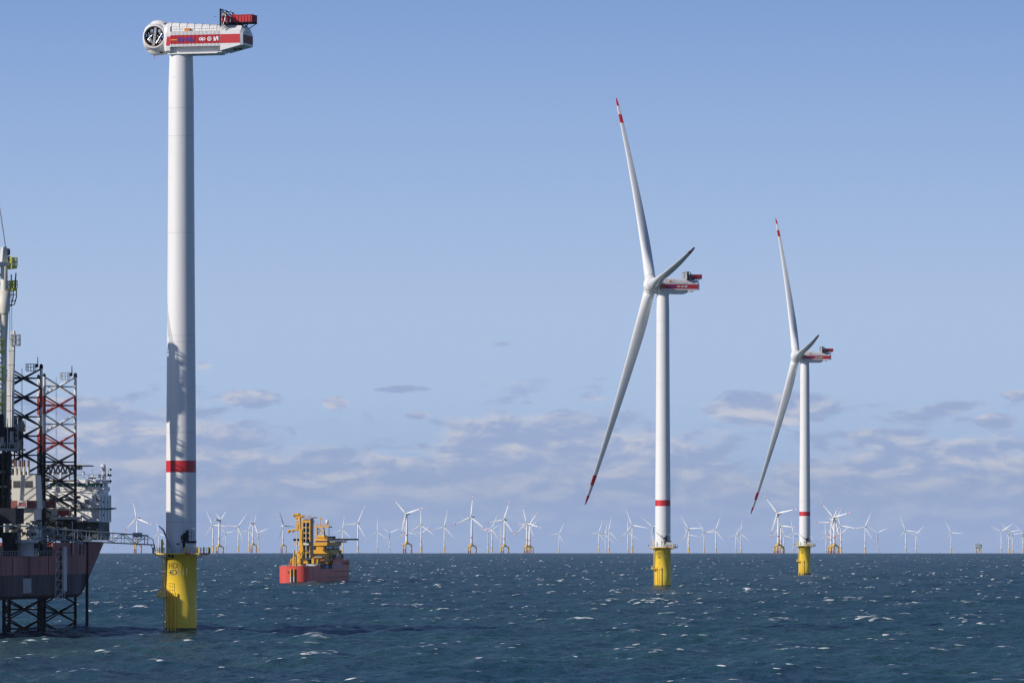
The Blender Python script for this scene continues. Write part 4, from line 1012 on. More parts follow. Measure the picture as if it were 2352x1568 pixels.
# --- pilot ladder tower on the side and the raw-water pole
b = MB(); lx0, lx1 = 36.5, 40.5
y_ = -.55; zt_, zb_ = zt + 1.0, zk - .2
xs = [30.5, 36.5, 38.5]
for x in xs: b.tube((x, y_, zb_), (x, y_, zt_), .13, .13, 6, 0)
for k in range(6):
    z = zb_ + (zt_ - zb_) * k / 5; b.tube((xs[0], y_, z), (xs[1], y_, z), .09, .09, 6, 0)
    if k < 5: b.tube((xs[0], y_, z), (xs[1], y_, z + (zt_ - zb_) / 5), .07, .07, 6, 0)
b.box(xs[1] + .2, xs[2] + 1.2, y_ - .25, y_ + .1, zb_ + 1.8, zt_ + 1.2, 0); b.tube((xs[0], y_, zb_), (xs[2] + 1, y_, zb_ + 2.0), .12, .12, 6, 0)
b.build('side_access_tower', [M['lgrey']], JU)
b = MB(); p = jp(197, 1245, 61.0); b.tube((p.x, p.y - .3, -6), (p.x, p.y - .3, p.z), .38, .38, 12, 0); b.box(p.x - .8, p.x + .8, p.y - .8, p.y + 1.2, p.z - .4, p.z + 2.6, 0); b.build('water_intake_pole', [M['dark']], JU)
# --- gangway to the first turbine
A_ = Vector((J.o.x, J.o.y)) + J.f * 6.0 + J.p * 1.5
def w2s(x, y): q = Vector((x, y)) - J.o; return q.dot(J.f), q.dot(J.p)
T1 = at(416, D1)
s1 = jp(66, 1228, 6.0); ex, ey = w2s(T1.x - 6.1, T1.y - 2.6); e1 = Vector((ex, ey, 22.1))
s1.z = 23.6
ax_ = (e1 - s1); Lg = ax_.length; dx_ = ax_.normalized(); sx_ = dx_.cross(Vector((0, 0, 1))).normalized(); up_ = sx_.cross(dx_)
if up_.z < 0: up_ = -up_
b = MB(); nb = 10
def gp(t, s_, h): return s1 + ax_ * t + sx_ * s_ * 1.0 + up_ * h
for s_ in (-1, 1):
    hts = lambda t: 2.7 - .55 * t
    b.tube(gp(0, s_, -1), gp(.985, s_, -1), .16, .14, 8); b.tube(gp(0, s_, hts(0) - 1), gp(.93, s_, hts(1) - 1), .13, .12, 8); b.tube(gp(0, s_, .2), gp(.95, s_, .2), .06, .06, 6)
    for k in range(nb + 1):
        t = .93 * k / nb; b.tube(gp(t, s_, -1), gp(t, s_, hts(t) - 1), .10, .10, 6)
        if k < nb:
            t2 = .93 * (k + 1) / nb
            if k % 2 == 0: b.tube(gp(t, s_, hts(t) - 1), gp(t2, s_, -1), .09, .09, 6)
            else: b.tube(gp(t, s_, -1), gp(t2, s_, hts(t2) - 1), .09, .09, 6)
for k in range(21): t = .98 * k / 20; b.tube(gp(t, -1, -1), gp(t, 1, -1), .07, .07, 5)
fl = [gp(0, -.9, -.93), gp(.98, -.9, -.93), gp(.98, .9, -.93), gp(0, .9, -.93)]
b.hexa(fl, [q + Vector((0, 0, .08)) for q in fl])
for (t, w, hh) in ((.86, 1.9, 1.1),): q = gp(t, 0, .6); b.box(q.x - .9, q.x + .9, q.y - w / 2, q.y + w / 2, q.z, q.z + hh)
q = gp(.4, 0, -1.3); b.box(q.x - .7, q.x + .7, q.y - .8, q.y + .8, q.z - .4, q.z + .2)
b.path([gp(.93, 0, 1.1), gp(.985, 0, .2), gp(1.0, 0, -2.0)], .1); b.path([gp(.985, -1, -1), gp(1.0, -.6, -2.6)], .1); b.path([gp(.985, 1, -1), gp(1.0, .6, -2.6)], .1)
b.build('gangway', [mat('gangway_grey', (.34, .38, .40), .5, .2, .2, .8)], JU)
b = MB(); b.lathe([(2.0, zt), (2.0, 21.4), (2.6, 21.5), (2.6, 22.3), (.1, 22.35)], 24, 0, (s1.x, s1.y + .8, 0)); b.build('gangway_pedestal', [M['lgrey']], JU)
# added, out of view, to shade the sea: upright tower sections and nacelle racks
b = MB()
for x, y in ((-3.2, 17.5), (16, 18), (12, 31), (18, 26.5), (24, 31), (26, 37), (29.5, 33)):
    b.lathe([(3.6, zt), (3.6, zt + 20), (3.3, zt + 58), (3.28, zt + 58.02), (.02, zt + 58.03)], 28, 0, (x, y, 0))
for x0 in (-42, -22): b.box(x0, x0 + 17, 15, 33, zt + .01, zt + 9, 0); b.box(x0 + 2, x0 + 15, 17, 31, zt + 9.003, zt + 18.5, 1)
b.build('shade_casters', [M['white'], M['lgrey']], JU)
# ------------------------------------------------------------------ red and yellow service vessel, seen from astern
class SFrame(Frame): dz = 0.6
S = SFrame(-114.6, 2962.0, R_(76))
SV = thing('service_vessel', 'coral red service ship with yellow crane and tower, sailing between the first two near turbines', 'ship', (S.o.x, S.o.y, drop(S.o.x, S.o.y)), S.a)
def q2(zx, zy): return (940 + zx / 5.227) / 1.5064, (1740 + zy / 5.227) / 1.5064
def sbox(b, x0, x1, y0, y1, l0, l1, mi=0):
    (a, c), (d, e) = q2(x0, y0), q2(x1, y1); ya, yb = S.y(d, l0), S.y(a, l0); b.box(l0, l1, ya, yb, S.z(e, l0, ya), S.z(c, l0, ya), mi)
def spt(zx, zy, l): a, c = q2(zx, zy); y = S.y(a, l); return Vector((l, y, S.z(c, l, y)))
# hull: rounded stern, straight sides, bow with knuckle
HB = 8.0
def outline(f, l0=0.0):
    pts = []
    for k in range(13): a = R_(-90 + 180 * k / 12); pts.append((l0 + 7.5 * (1 - abs(math.cos(a)) ** .8), HB * math.sin(a) * f))
    pts[0] = (8.0, -HB * f); pts[-1] = (8.0, HB * f)
    return pts
def ring(z, k, bow):
    """closed ring, starboard aft round to port"""
    st = [(8.0, -HB * k), (5.0, -HB * k * .985), (2.6, -HB * k * .93), (1.1, -HB * k * .80), (.35, -HB * k * .55), (0, -HB * k * .2), (0, HB * k * .2), (.35, HB * k * .55), (1.1, HB * k * .80), (2.6, HB * k * .93), (5.0, HB * k * .985), (8.0, HB * k)]
    fw = [(79 + bow, HB * k), (86 + bow, HB * k * .8), (90 + bow, HB * k * .45), (92 + bow, 0), (90 + bow, -HB * k * .45), (86 + bow, -HB * k * .8), (79 + bow, -HB * k)]
    return [(x, y, z) for x, y in st + fw]
b = MB(); lv = [(-2, .97, 0), (2.5, 1.0, 1.0), (7.0, 1.0, 2.0), (9.0, 1.0, 2.6)]
rs = [ring(*a) for a in lv]; n = len(rs[0]); vs = [p for r in rs for p in r]
b.add(vs, [(i * n + k, i * n + (k + 1) % n, (i + 1) * n + (k + 1) % n, (i + 1) * n + k) for i in range(len(rs) - 1) for k in range(n)][::1], 0, False)
b.f = [f[::-1] for f in b.f]
b.s = [True] * len(b.s)
b.add(rs[-1], [tuple(range(n - 1, -1, -1))], 1)
# raised bow bulwark
r0, r1 = ring(9.003, 1.0, 2.6), ring(12.2, 1.0, 3.4)
cut = lambda r: [(max(x, 49.0), y, z) for x, y, z in r if x >= 8.0 and (x > 8.5)]
A, B = cut(r0), cut(r1); A = [(49.0, 8.0, 9.003)] + A + [(49.0, -8.0, 9.003)]; B = [(50.5, 8.0, 12.2)] + B + [(50.5, -8.0, 12.2)]
n = len(A); b.add(A + B, [(k, k + 1, n + k + 1, n + k) for k in range(n - 1)], 0); b.add(B, [tuple(range(n))], 1)
hull = b.build('hull', [M['sovred'], M['dark']], SV)
b = MB()
for zx in (345, 405):
    p = spt(zx, 1195, -.3); p.x = -.32; q = spt(zx, 1440, -.3); q.x = -.32; m = p.lerp(q, .55); b.tube(p, m, .36, .36, 10, 0); b.tube(m, q, .36, .36, 10, 1); b.sphere(p, .36, 0, 6)
b.build('fender_tube', [M['orange_y'], M['lgrey']], hull)
b = MB()
for x0, x1 in ((368, 390), (424, 447)): p, q = spt(x0, 1195, -.06), spt(x1, 1440, -.06); b.box(-.06, .05, min(p.y, q.y), max(p.y, q.y), q.z, p.z)
sbox(b, 290, 316, 1232, 1262, -.05, .3)
for k in range(18): x = 47 + k * 2.3; b.box(x, x + 1.1, -8.06, -7.9, 5.9, 6.25)
for k in range(24): x = 38 + k * 2.0; b.box(x, x + 1.0, -8.06, -7.9, 2.9, 3.2)
for k in range(7): x = 70 + k * 1.55; b.box(x, x + .9, -8.06, -7.9, 9.5, 10.9)
b.box(14, 33, -8.05, -7.95, 9.0, 9.02)
b.build('porthole', [M['black']], hull)
b = MB()                                                             # pale hull mark, too small to read
zc = 8.6; xx = 54.0
for k, (hh) in enumerate((1.5, 1.5, 1.5, 2.7)):
    cx = xx + k * 2.9; ringp = [(cx + 1.15 * math.cos(R_(t)), zc + .75 * math.sin(R_(t))) for t in range(0, 360, 30)]
    if k in (1, 2): ringp = [(cx + 1.15 * math.cos(R_(t)), zc + .75 * math.sin(R_(t))) for t in range(45, 330, 25)]; b.ribbon(ringp, .5, -8.10, -8.0, 0)
    else: b.ribbon(ringp, .5, -8.10, -8.0, 0, True); b.ribbon([(cx + 1.2, zc - .9), (cx + 1.2, zc - .9 + hh)], .5, -8.106, -8.0, 0)
b.build('hull_lettering', [M['letterpale']], hull)
b = MB(); rail(b, [(8, -7.8, 9), (33, -7.8, 9)], 1.1, 1.6, .06); rail(b, [(1.2, 6.2, 9), (.2, 2, 9), (.2, -2, 9), (1.2, -6.2, 9), (5, -7.7, 9)], .5, 1.6, .05); b.build('bulwark_rail', [M['lgrey']], hull)
# bow house
b = MB(); sbox(b, 900, 1090, 975, 1085, 53.5, 76, 0); sbox(b, 920, 1145, 962, 974.5, 60, 75, 0); hs = b.build('bow_house', [mat('bow_house_red', (.62, .10, .09), .5, 0, .15, .3)], SV)
yh = S.y(q2(1090, 1000)[0], 53.5); b = MB()
for l0, l1, z0, z1 in ((54.2, 61.0, 12.4, 14.8), (71.5, 75.6, 13.0, 15.0), (66, 67.2, 13.6, 14.4)): b.box(l0, l1, yh - .1, yh - .003, z0, z1)
b.build('house_window', [M['black']], hs)
# stepped accommodation in yellow, starboard faces in shade
b = MB()
sbox(b, 720, 950, 905, 1090, 39.5, 64, 0); sbox(b, 700, 955, 846, 904.5, 39.0, 69, 0); sbox(b, 700, 955, 769.6, 845.5, 39.6, 68.6, 0); sbox(b, 690, 965, 712, 769, 39.0, 70.5, 0)
ac = b.build('accommodation', [M['orange_y']], SV)
yb = S.y(q2(955, 800)[0], 39.6); zz0, zz1 = S.z(q2(0, 842)[1], 50, yb), S.z(q2(0, 772)[1], 50, yb); lz_ = lambda zx: 39.6 + (zx - 955) / 9.6
b = MB(); b.box(40.4, 68.4, yb - .1, yb - .003, zz0, zz1, 0); sbox(b, 705, 800, 775, 840, 39.5, 39.597, 0); bw = b.build('bridge', [M['black']], ac)
b = MB()
for xa, xb_ in ((982, 1018), (1026, 1050), (1058, 1096), (1128, 1162), (1172, 1214)): b.box(lz_(xa), lz_(xb_), yb - .16, yb - .103, zz0 + .7, zz1 - .25, 0)
b.build('bridge_pane', [M['glasspale']], bw)
b = MB()
for zy, x0, x1 in ((905, 715, 1000), (985, 715, 915), (1088, 825, 1045)): p, q = spt(x0, zy, 38.6), spt(x1, zy, 38.6); b.tube(p, q, .28, .28, 6, 0)
sbox(b, 730, 835, 1012, 1092, 33, 38.5, 0); sbox(b, 790, 1000, 678, 708, 44.6, 50, 2); sbox(b, 735, 1000, 650, 676, 44, 56, 0)
b.hexa([tuple(spt(835, 766, 38.2)), tuple(spt(990, 766, 38.2)), tuple(spt(990, 766, 38.2) + Vector((3, 0, 0))), tuple(spt(835, 766, 38.2) + Vector((3, 0, 0)))], [tuple(spt(800, 710, 38.2)), tuple(spt(1022, 710, 38.2)), tuple(spt(1022, 710, 38.2) + Vector((4, 0, 0))), tuple(spt(800, 710, 38.2) + Vector((4, 0, 0)))], 0)
sbox(b, 925, 1045, 842, 866, 46, 52, 0); sbox(b, 900, 930, 790, 850, 38.2, 38.9, 0); sbox(b, 780, 910, 940, 985, 38, 39.4, 3); sbox(b, 770, 915, 964, 976, 37.6, 37.99, 4); sbox(b, 720, 750, 920, 970, 38, 39.4, 0)
for zx, z0, z1 in ((1075, 905, 1070), (1035, 930, 1000), (1232, 850, 950), (1250, 850, 940)): p, q = spt(zx, z0, 50 if zx < 1100 else 68), spt(zx, z1, 50 if zx < 1100 else 68); b.tube(p, q, .5, .4, 8, 0)
sbox(b, 990, 1042, 1015, 1040, 48, 50, 4); sbox(b, 910, 945, 1010, 1075, 38.4, 39.3, 5); sbox(b, 1028, 1050, 955, 1010, 49, 50, 5)
rail(b, [spt(735, 650, 44), spt(1000, 650, 44)], 1.2, 1.6, .09, 0); rail(b, [spt(825, 1086, 47), spt(1045, 1086, 47)], 1.3, 1.6, .08, 0)
b.build('deck_fitting', [M['orange_y'], M['dark'], M['brown'], M['dgreen'], M['lgrey'], M['legred']], ac)
b = MB(); b.box(26, 48.5, -8.08, -6.5, 7.4, 9.6, 0); b.build('recess_shade', [M['black']], ac)  # solid black box; the opening's shade is put into its colour
b = MB(); b.box(35.5, 41, -8.16, -6.9, 7.55, 9.5, 0); free(b.build('container', [M['blue']], SV), 'blue container in the side opening of the coral red ship', 'container')
b = MB(); sbox(b, 620, 825, 1098, 1142, 25, 29, 1); sbox(b, 690, 790, 1112, 1142, 24, 24.9, 2); b.build('deck_house', [M['blue'], M['lgrey'], M['letterwhite']], SV)
# mast house, mast, domes
b = MB()
b.hexa([tuple(spt(805, 649, 44)), tuple(spt(962, 649, 44)), tuple(spt(962, 649, 44) + Vector((8, 0, 0))), tuple(spt(805, 649, 44) + Vector((8, 0, 0)))], [tuple(spt(832, 580, 45)), tuple(spt(945, 580, 45)), tuple(spt(945, 580, 45) + Vector((6, 0, 0))), tuple(spt(832, 580, 45) + Vector((6, 0, 0)))], 0)
for l in (34.5, 50):
    for xa, xb in ((815, 822), (962, 940)): b.tube(spt(xa, 600, l), spt(xb, 440, l), .38, .34, 8, 0)
    for zy in (470, 510, 550): b.tube(spt(820, zy, l), spt(950, zy, l), .16, .16, 6, 0)
    b.tube(spt(820, 550, l), spt(948, 440, l), .16, .16, 6, 0); b.tube(spt(955, 550, l), spt(822, 440, l), .16, .16, 6, 0)
sbox(b, 725, 1035, 418, 440, 44.5, 51, 0); rail(b, [spt(725, 418, 44.5), spt(1035, 418, 44.5)], 1.3, 1.2, .09, 0); rail(b, [spt(980, 418, 47), spt(1070, 372, 47)], .6, 1.2, .09, 0)
b.tube(spt(880, 418, 47), spt(880, 255, 47), .2, .12, 6, 0); b.tube(spt(845, 278, 47), spt(918, 278, 47), .16, .16, 6, 0); b.box(46.6, 47.4, spt(895, 0, 47).y, spt(866, 0, 47).y, spt(880, 295, 47).z, spt(880, 270, 47).z, 0)
b.tube(spt(1036, 600, 48), spt(1036, 400, 48), .14, .12, 6, 1)
for zy in (430, 470, 510, 550): b.tube(spt(1036, zy, 48), spt(1052, zy, 48), .1, .1, 5, 1)
ms = b.build('mast', [M['orange_y'], M['dark']], SV)
b = MB()
for zx, zy in ((748, 335), (1003, 332)):
    p = spt(zx, zy, 47); r = .78; b.lathe([(.02, -r * 1.15), (r * .95, -r * 1.1), (r, -r * .5), (r, r * .5), (r * .8, r * 1.0), (r * .4, r * 1.25), (.02, r * 1.3)], 16, 0, tuple(p)); b.tube((p.x, p.y, p.z - 2.4), (p.x, p.y, p.z - .8), .25, .25, 6, 0)
b.build('radar_dome', [M['letterwhite']], ms)
# helideck
b = MB(); sbox(b, 1010, 1385, 640, 668, 66, 86, 0)
for k in range(9): xa = 1015 + k * 34; b.tube(spt(xa, 668, 67), spt(xa + 17, 712, 67), .22, .22, 6, 1); b.tube(spt(xa + 17, 712, 67), spt(xa + 34, 668, 67), .22, .22, 6, 1)
b.tube(spt(1385, 662, 67), spt(1240, 716, 67), .22, .22, 6, 1); sbox(b, 1020, 1250, 700, 712, 67.5, 80, 0); sbox(b, 1010, 1100, 596, 638, 62, 68, 0)
for zx in (1215, 1250): b.tube(spt(zx, 640, 69), spt(zx, 620, 69), .18, .18, 6, 2)
b.build('helideck', [M['dark'], M['grey'], M['orange_y']], SV)
# walk-to-work tower
b = MB()
sbox(b, 552, 570, 290, 990, 22, 23.2, 0); sbox(b, 678, 698, 290, 990, 22, 23.2, 0); sbox(b, 690, 700, 290, 990, 28, 29, 0); sbox(b, 570, 580, 290, 990, 28, 29, 0)
for z0, z1 in ((288, 350), (430, 450), (526, 546), (622, 640)): sbox(b, 570.5, 677.5, z0, z1, 22.05, 23.1, 0)
sbox(b, 575, 675, 292, 306, 21.9, 22.04, 2); sbox(b, 572, 670, 712, 758, 21, 22.8, 3); sbox(b, 560, 690, 882, 906, 21.5, 22.8, 0)
tw = b.build('access_tower', [M['orange_y'], M['dark'], M['dullred'], M['cream']], SV)
b = MB()
for z0, z1 in ((350.5, 429.5), (450.5, 525.5), (546.5, 621.5), (640.5, 711.5)): sbox(b, 572, 676, z0, z1, 22.6, 27, 0)
sbox(b, 580, 695, 759, 1000, 23.4, 28, 0); sbox(b, 700, 712, 270, 980, 23.3, 28, 1)
b.build('tower_panel', [M['dark'], M['grey']], tw)
b = MB()
b.tube(spt(624, 352, 21.8), spt(624, 1040, 21.8), .32, .32, 8, 0); b.tube(spt(712, 480, 23), spt(712, 700, 23), .16, .16, 6, 0)
sbox(b, 545, 750, 252, 268, 21, 29, 1); rail(b, [spt(560, 250, 21.2), spt(745, 250, 21.2)], 1.2, .9, .09, 0)
for zx in (635, 665, 690): b.sphere(spt(zx, 240, 23), .35, 0, 6)
b.build('elevator_rail', [M['lgrey'], M['grey']], tw)
# knuckle crane and gangway
b = MB()
p = spt(525, 1060, 14); b.lathe([(1.7, 0), (1.7, 1.5), (1.1, 2.2), (1.0, 6)], 16, 0, (p.x, p.y, 9)); b.tube(spt(508, 1050, 14), spt(508, 905, 14), 1.5, 1.5, 14, 0)
sbox(b, 455, 545, 945, 1000, 12.5, 16, 0); sbox(b, 575, 650, 1045, 1090, 13, 16, 0); sbox(b, 450, 520, 1040, 1090, 12, 14, 0)
b.hexa([tuple(spt(512, 960, 13)), tuple(spt(556, 960, 13)), tuple(spt(556, 960, 13) + Vector((2, 0, 0))), tuple(spt(512, 960, 13) + Vector((2, 0, 0)))], [tuple(spt(496, 480, 13)), tuple(spt(548, 480, 13)), tuple(spt(548, 480, 13) + Vector((1.6, 0, 0))), tuple(spt(496, 480, 13) + Vector((1.6, 0, 0)))], 0)
b.hexa([tuple(spt(535, 900, 12.6)), tuple(spt(572, 860, 12.6)), tuple(spt(572, 860, 12.6) + Vector((.39, 0, 0))), tuple(spt(535, 900, 12.6) + Vector((.39, 0, 0)))], [tuple(spt(510, 620, 12.6)), tuple(spt(540, 620, 12.6)), tuple(spt(540, 620, 12.6) + Vector((.39, 0, 0))), tuple(spt(510, 620, 12.6) + Vector((.39, 0, 0)))], 0)
b.hexa([tuple(spt(438, 470, 14)), tuple(spt(478, 470, 14)), tuple(spt(478, 470, 14) + Vector((1.4, 0, 0))), tuple(spt(438, 470, 14) + Vector((1.4, 0, 0)))], [tuple(spt(455, 215, 14)), tuple(spt(508, 205, 14)), tuple(spt(508, 205, 14) + Vector((1.4, 0, 0))), tuple(spt(455, 215, 14) + Vector((1.4, 0, 0)))], 0)
b.tube(spt(520, 490, 14), spt(505, 205, 14), .5, .7, 8, 0)
sbox(b, 440, 520, 300, 325, 13.6, 13.99, 1)
b.path([spt(540, 490, 14), spt(440, 482, 14), spt(300, 502, 14)], .45, 8, 0); b.sphere(spt(308, 508, 14), .85, 0, 8); b.sphere(spt(385, 505, 14), .7, 0, 8); b.path([spt(400, 490, 13.5), spt(300, 495, 13.5)], .25, 6, 0)
for zx, zy, r in ((405, 215, .8), (445, 208, .7), (545, 240, .8), (575, 235, .6), (480, 205, .9), (420, 240, .5), (450, 272, .5)): b.sphere(spt(zx, zy, 14), r, 0, 8)
b.path([spt(395, 212, 14), spt(590, 238, 14)], .4, 8, 0); b.tube(spt(455, 530, 14), spt(455, 900, 14), .25, .35, 8, 1); b.tube(spt(432, 300, 14), spt(432, 345, 14), .2, .2, 6, 1)
sbox(b, 390, 500, 640, 682, 14.5, 16, 2); sbox(b, 412, 470, 705, 748, 14.2, 16, 0); sbox(b, 480, 506, 690, 770, 13.2, 14.1, 1); b.path([spt(395, 775, 14), spt(510, 775, 14)], .2, 6, 1)
for zx, zy, r in ((485, 880, .9), (455, 910, .7), (595, 860, .8), (645, 890, .7), (600, 1010, .8)): b.sphere(spt(zx, zy, 14.5), r, 0, 8)
b.tube(spt(597, 820, 16), spt(597, 1060, 16), .35, .35, 8, 0)
b.build('knuckle_crane', [M['orange_y'], M['lgrey'], M['dark']], SV)
b = MB()
for zx, t, bt, r in ((405, 852, 1140, .45), (350, 1010, 1075, .35), (432, 960, 1150, .4), (385, 1010, 1150, .5)): b.tube(spt(zx, bt, 4), spt(zx, t, 4), r, r, 10, 0)
b.path([spt(350, 1015, 4), spt(440, 970, 4), spt(380, 975, 4)], .25, 6, 0); sbox(b, 372, 436, 1010, 1150, 4.5, 6, 0)
b.build('stern_frame', [M['orange_y']], SV)
b = MB(); sbox(b, 305, 366, 1082, 1128, 5, 9, 0); sbox(b, 318, 366, 1064, 1081, 5.5, 8.5, 0); sbox(b, 345, 372, 1092, 1100, 4.8, 4.99, 1)
free(b.build('rescue_boat', [M['legred'], M['dark']], SV), 'small red rescue boat on the stern deck of the coral red ship', 'boat')
# ------------------------------------------------------------------ distant wind farm: two kinds of turbine, one set of meshes each
FS = F * 1.5064                                                     # focal length in photograph pixels
CH_T = [(0, 2.6), (.04, 2.6), (.10, 3.4), (.20, 4.6), (.32, 4.2), (.5, 3.2), (.7, 2.3), (.86, 1.7), (.95, 1.2), (.985, .8), (1, .25)]
CH_M = [(0, 3.2), (.04, 3.2), (.10, 4.0), (.20, 5.0), (.32, 4.5), (.5, 3.3), (.7, 2.3), (.86, 1.6), (.95, 1.1), (.985, .7), (1, .2)]
far_white = mat('far_white', (.82, .81, .79), .45, 0, .06, .05)
far_yel = mat('far_yellow', (.80, .48, .05), .5, 0, .15, .2)
far_red = mat('far_red', (.60, .06, .07), .5)
BT = blade_mesh('blade', 61, 2.6, CH_T, 1.2, 68, [(.74, .84), (.92, 1.0)], [far_white, far_red], 1.6, 12, 16)
BM = blade_mesh('blade', 77, 3.2, CH_M, 2.0, 68, [(.80, .85), (.955, 1.0)], [far_white, far_red], 2.0, 12, 16)
def mesh_of(b, name, mats):
    me = bpy.data.meshes.new(name); me.from_pydata(b.v, [], b.f)
    for m in mats: me.materials.append(m)
    me.polygons.foreach_set('material_index', b.m); me.polygons.foreach_set('use_smooth', b.s); me.update(); return me
# tripod type, hub height 98
HT = 98.0
b = MB(); b.lathe([(2.9, 31), (2.75, 43), (2.75, 43.01), (2.68, 46), (2.68, 46.01), (1.8, HT - 2.2), (.1, HT - 2.19)], 24, mis=[0, 0, 1, 0, 0, 0]); T_tower = mesh_of(b, 'tower', [far_white, far_red])
LEGA = [R_(15), R_(135), R_(255)]
b = MB(); b.lathe([(3.6, 22.0), (3.7, 25), (3.0, 28), (2.95, 31)], 24)
for a in LEGA:
    d = Vector((math.cos(a), math.sin(a), 0)); b.tube(d * 2 + Vector((0, 0, 25.5)), d * 11.4 + Vector((0, 0, 20.5)), 2.0, 1.8, 12); b.sphere(d * 12 + Vector((0, 0, 20.2)), 2.0, 0, 8)
T_yoke = mesh_of(b, 'yoke', [far_yel])
b = MB(); b.tube((0, 0, 20), (0, 0, 10.4), 1.75, 1.75, 14, 0); b.tube((0, 0, 10.39), (0, 0, -6), 1.8, 1.8, 14, 1); b.box(-2.3, 2.3, -2.3, 2.3, 11.4, 11.8, 0); T_leg = mesh_of(b, 'leg', [far_yel, M['ragg']])
b = MB(); d = Vector((math.cos(LEGA[1]), math.sin(LEGA[1]), 0)); p = d * 12; b.box(p.x - 4.4, p.x + 2.8, p.y - 2.8, p.y + 2.8, 19.0, 19.5); rail(b, [(p.x - 4.4, p.y - 2.8, 19.5), (p.x + 2.8, p.y - 2.8, 19.5)], 1.2, 2, .12); T_plat = mesh_of(b, 'platform', [far_yel])
nac_t = MB(); nac_t.hexa([(-1.8, -2.6, HT - 2.6), (10.5, -2.4, HT - 1.6), (10.5, 2.4, HT - 1.6), (-1.8, 2.6, HT - 2.6)], [(-1.8, -2.6, HT + 2.6), (10.5, -2.3, HT + 2.4), (10.5, 2.3, HT + 2.4), (-1.8, 2.6, HT + 2.6)], 0)
nac_t.box(1, 10.52, -2.72, 2.72, HT - .5, HT + .9, 1); nac_t.box(7.5, 11.6, -2.9, 2.9, HT + 2.62, HT + 3.2, 0); nac_t.box(10.6, 11.2, -2.6, 2.6, HT + 3.2, HT + 4.6, 2); T_nac = mesh_of(nac_t, 'nacelle', [far_white, far_red, M['grey']])
b = MB(); b.lathe([(.05, -6.4), (1.3, -6.0), (1.9, -5.0), (2.0, -3.6), (1.9, -2.0)], 20, 0, (0, 0, HT), 'x'); T_hub = mesh_of(b, 'hub', [far_white])
# single column type, hub height 105
HM = 105.0
b = MB(); b.lathe([(2.95, 19), (2.85, 40), (2.85, 40.01), (2.8, 42.4), (2.8, 42.41), (1.9, HM - 2), (.1, HM - 1.99)], 24, mis=[0, 0, 1, 0, 0, 0]); M_tower = mesh_of(b, 'tower', [far_white, far_red])
b = MB(); b.lathe([(3.3, -6), (3.3, 19.01), (.1, 19.02)], 24); b.lathe([(3.32, 7), (3.34, 7.4), (3.32, 7.8)], 24, 1); M_base = mesh_of(b, 'foundation', [far_yel, M['ragg']])
b = MB(); b.prism([(-4.8, -4.8), (7.5, -4.8), (7.5, 1), (4.8, 4.8), (-4.8, 4.8)], 19.03, 19.5); b.tube((6, -3, 19.5), (7.4, -3.6, 23), .35, .3, 6); b.box(5.2, 7.2, -3.6, -1.5, 19.51, 21.6); M_plat = mesh_of(b, 'platform', [M['grey']])
b = MB(); b.hexa([(-1.6, -2.4, HM - 2.3), (9, -2.0, HM - 1.2), (9, 2.0, HM - 1.2), (-1.6, 2.4, HM - 2.3)], [(-1.6, -2.4, HM + 2.3), (9, -2.0, HM + 2.3), (9, 2.0, HM + 2.3), (-1.6, 2.4, HM + 2.3)]); b.box(6.5, 9.5, -2.3, 2.3, HM + 2.31, HM + 4.2); M_nac = mesh_of(b, 'nacelle', [M['lgrey']])
b = MB(); b.lathe([(.05, -6.2), (1.5, -5.7), (2.1, -4.6), (2.2, -3.4), (2.1, -1.7)], 20, 0, (0, 0, HM), 'x'); M_hub = mesh_of(b, 'hub', [far_white])

def far_turbine(x, y, ang, L, kind, psi, label):
    """hub at photo pixel x, y; first blade ang degrees clockwise from up; blade length L px; psi = turn of the rotor to the left"""
    R, Hh = (61.0, HT) if kind == 'T' else (77.0, HM)
    cdir = abs(math.cos(R_(psi)))
    D = min(R * FS / L, 27000.0); sc = L * D / (R * FS)
    X_ = (x / 1.5064 - 1176) / F * D; zhub = CAMZ + (YL - y / 1.5064) / F * D - drop(X_, D)      # hub above its own sea level
    a = Vector((-math.sin(R_(psi)), -math.cos(R_(psi)), 0)); oh = (4.2 if kind == 'T' else 4.0) * sc
    Xt, Yt = X_ - a.x * oh, D - a.y * oh
    lift = zhub - Hh * sc                                            # tide and refraction: small shift of the whole tower
    lift = max(-3.0 * sc, min(26.0, lift))
    grp = 'distant turbines on yellow tripods' if kind == 'T' else 'distant turbines on single columns'
    t = thing('wind_turbine', label, 'wind turbine', (Xt, Yt, drop(Xt, Yt) + lift), 0, grp); t.scale = (sc, sc, sc)
    head = math.atan2(-a.y, -a.x)                                    # nacelle x axis points away from the wind
    link('tower', T_tower if kind == 'T' else M_tower, t)
    if kind == 'T':
        link('yoke', T_yoke, t)
        for q in LEGA: o = link('leg', T_leg, t); o.location = (12 * math.cos(q), 12 * math.sin(q), 0)
        link('platform', T_plat, t)
    else: link('foundation', M_base, t); link('platform', M_plat, t)
    na = link('nacelle', T_nac if kind == 'T' else M_nac, t); na.rotation_euler = (0, 0, head)
    hu = link('hub', T_hub if kind == 'T' else M_hub, t); hu.rotation_euler = (0, 0, head)
    v = Vector((0, 0, 1)); h = v.cross(a); h = h if h.x > 0 else -h
    th0 = math.atan2(math.sin(R_(ang)) / max(.15, cdir), math.cos(R_(ang)))
    for k in range(3):
        o = link('blade', BT if kind == 'T' else BM, t); o.matrix_local = blade_matrix(Vector((0, 0, Hh)) + a * (4.2 if kind == 'T' else 4.0), a, v, h, th0 + k * 2 * math.pi / 3, R_(1.5))
    return t
z1 = lambda x, y: (380 + x / 4.055, 1700 + y / 4.055); z2 = lambda x, y: (1120 + x / 6.189, 1700 + y / 6.189); z3 = lambda x, y: (1480 + x / 4.704, 1700 + y / 4.704)
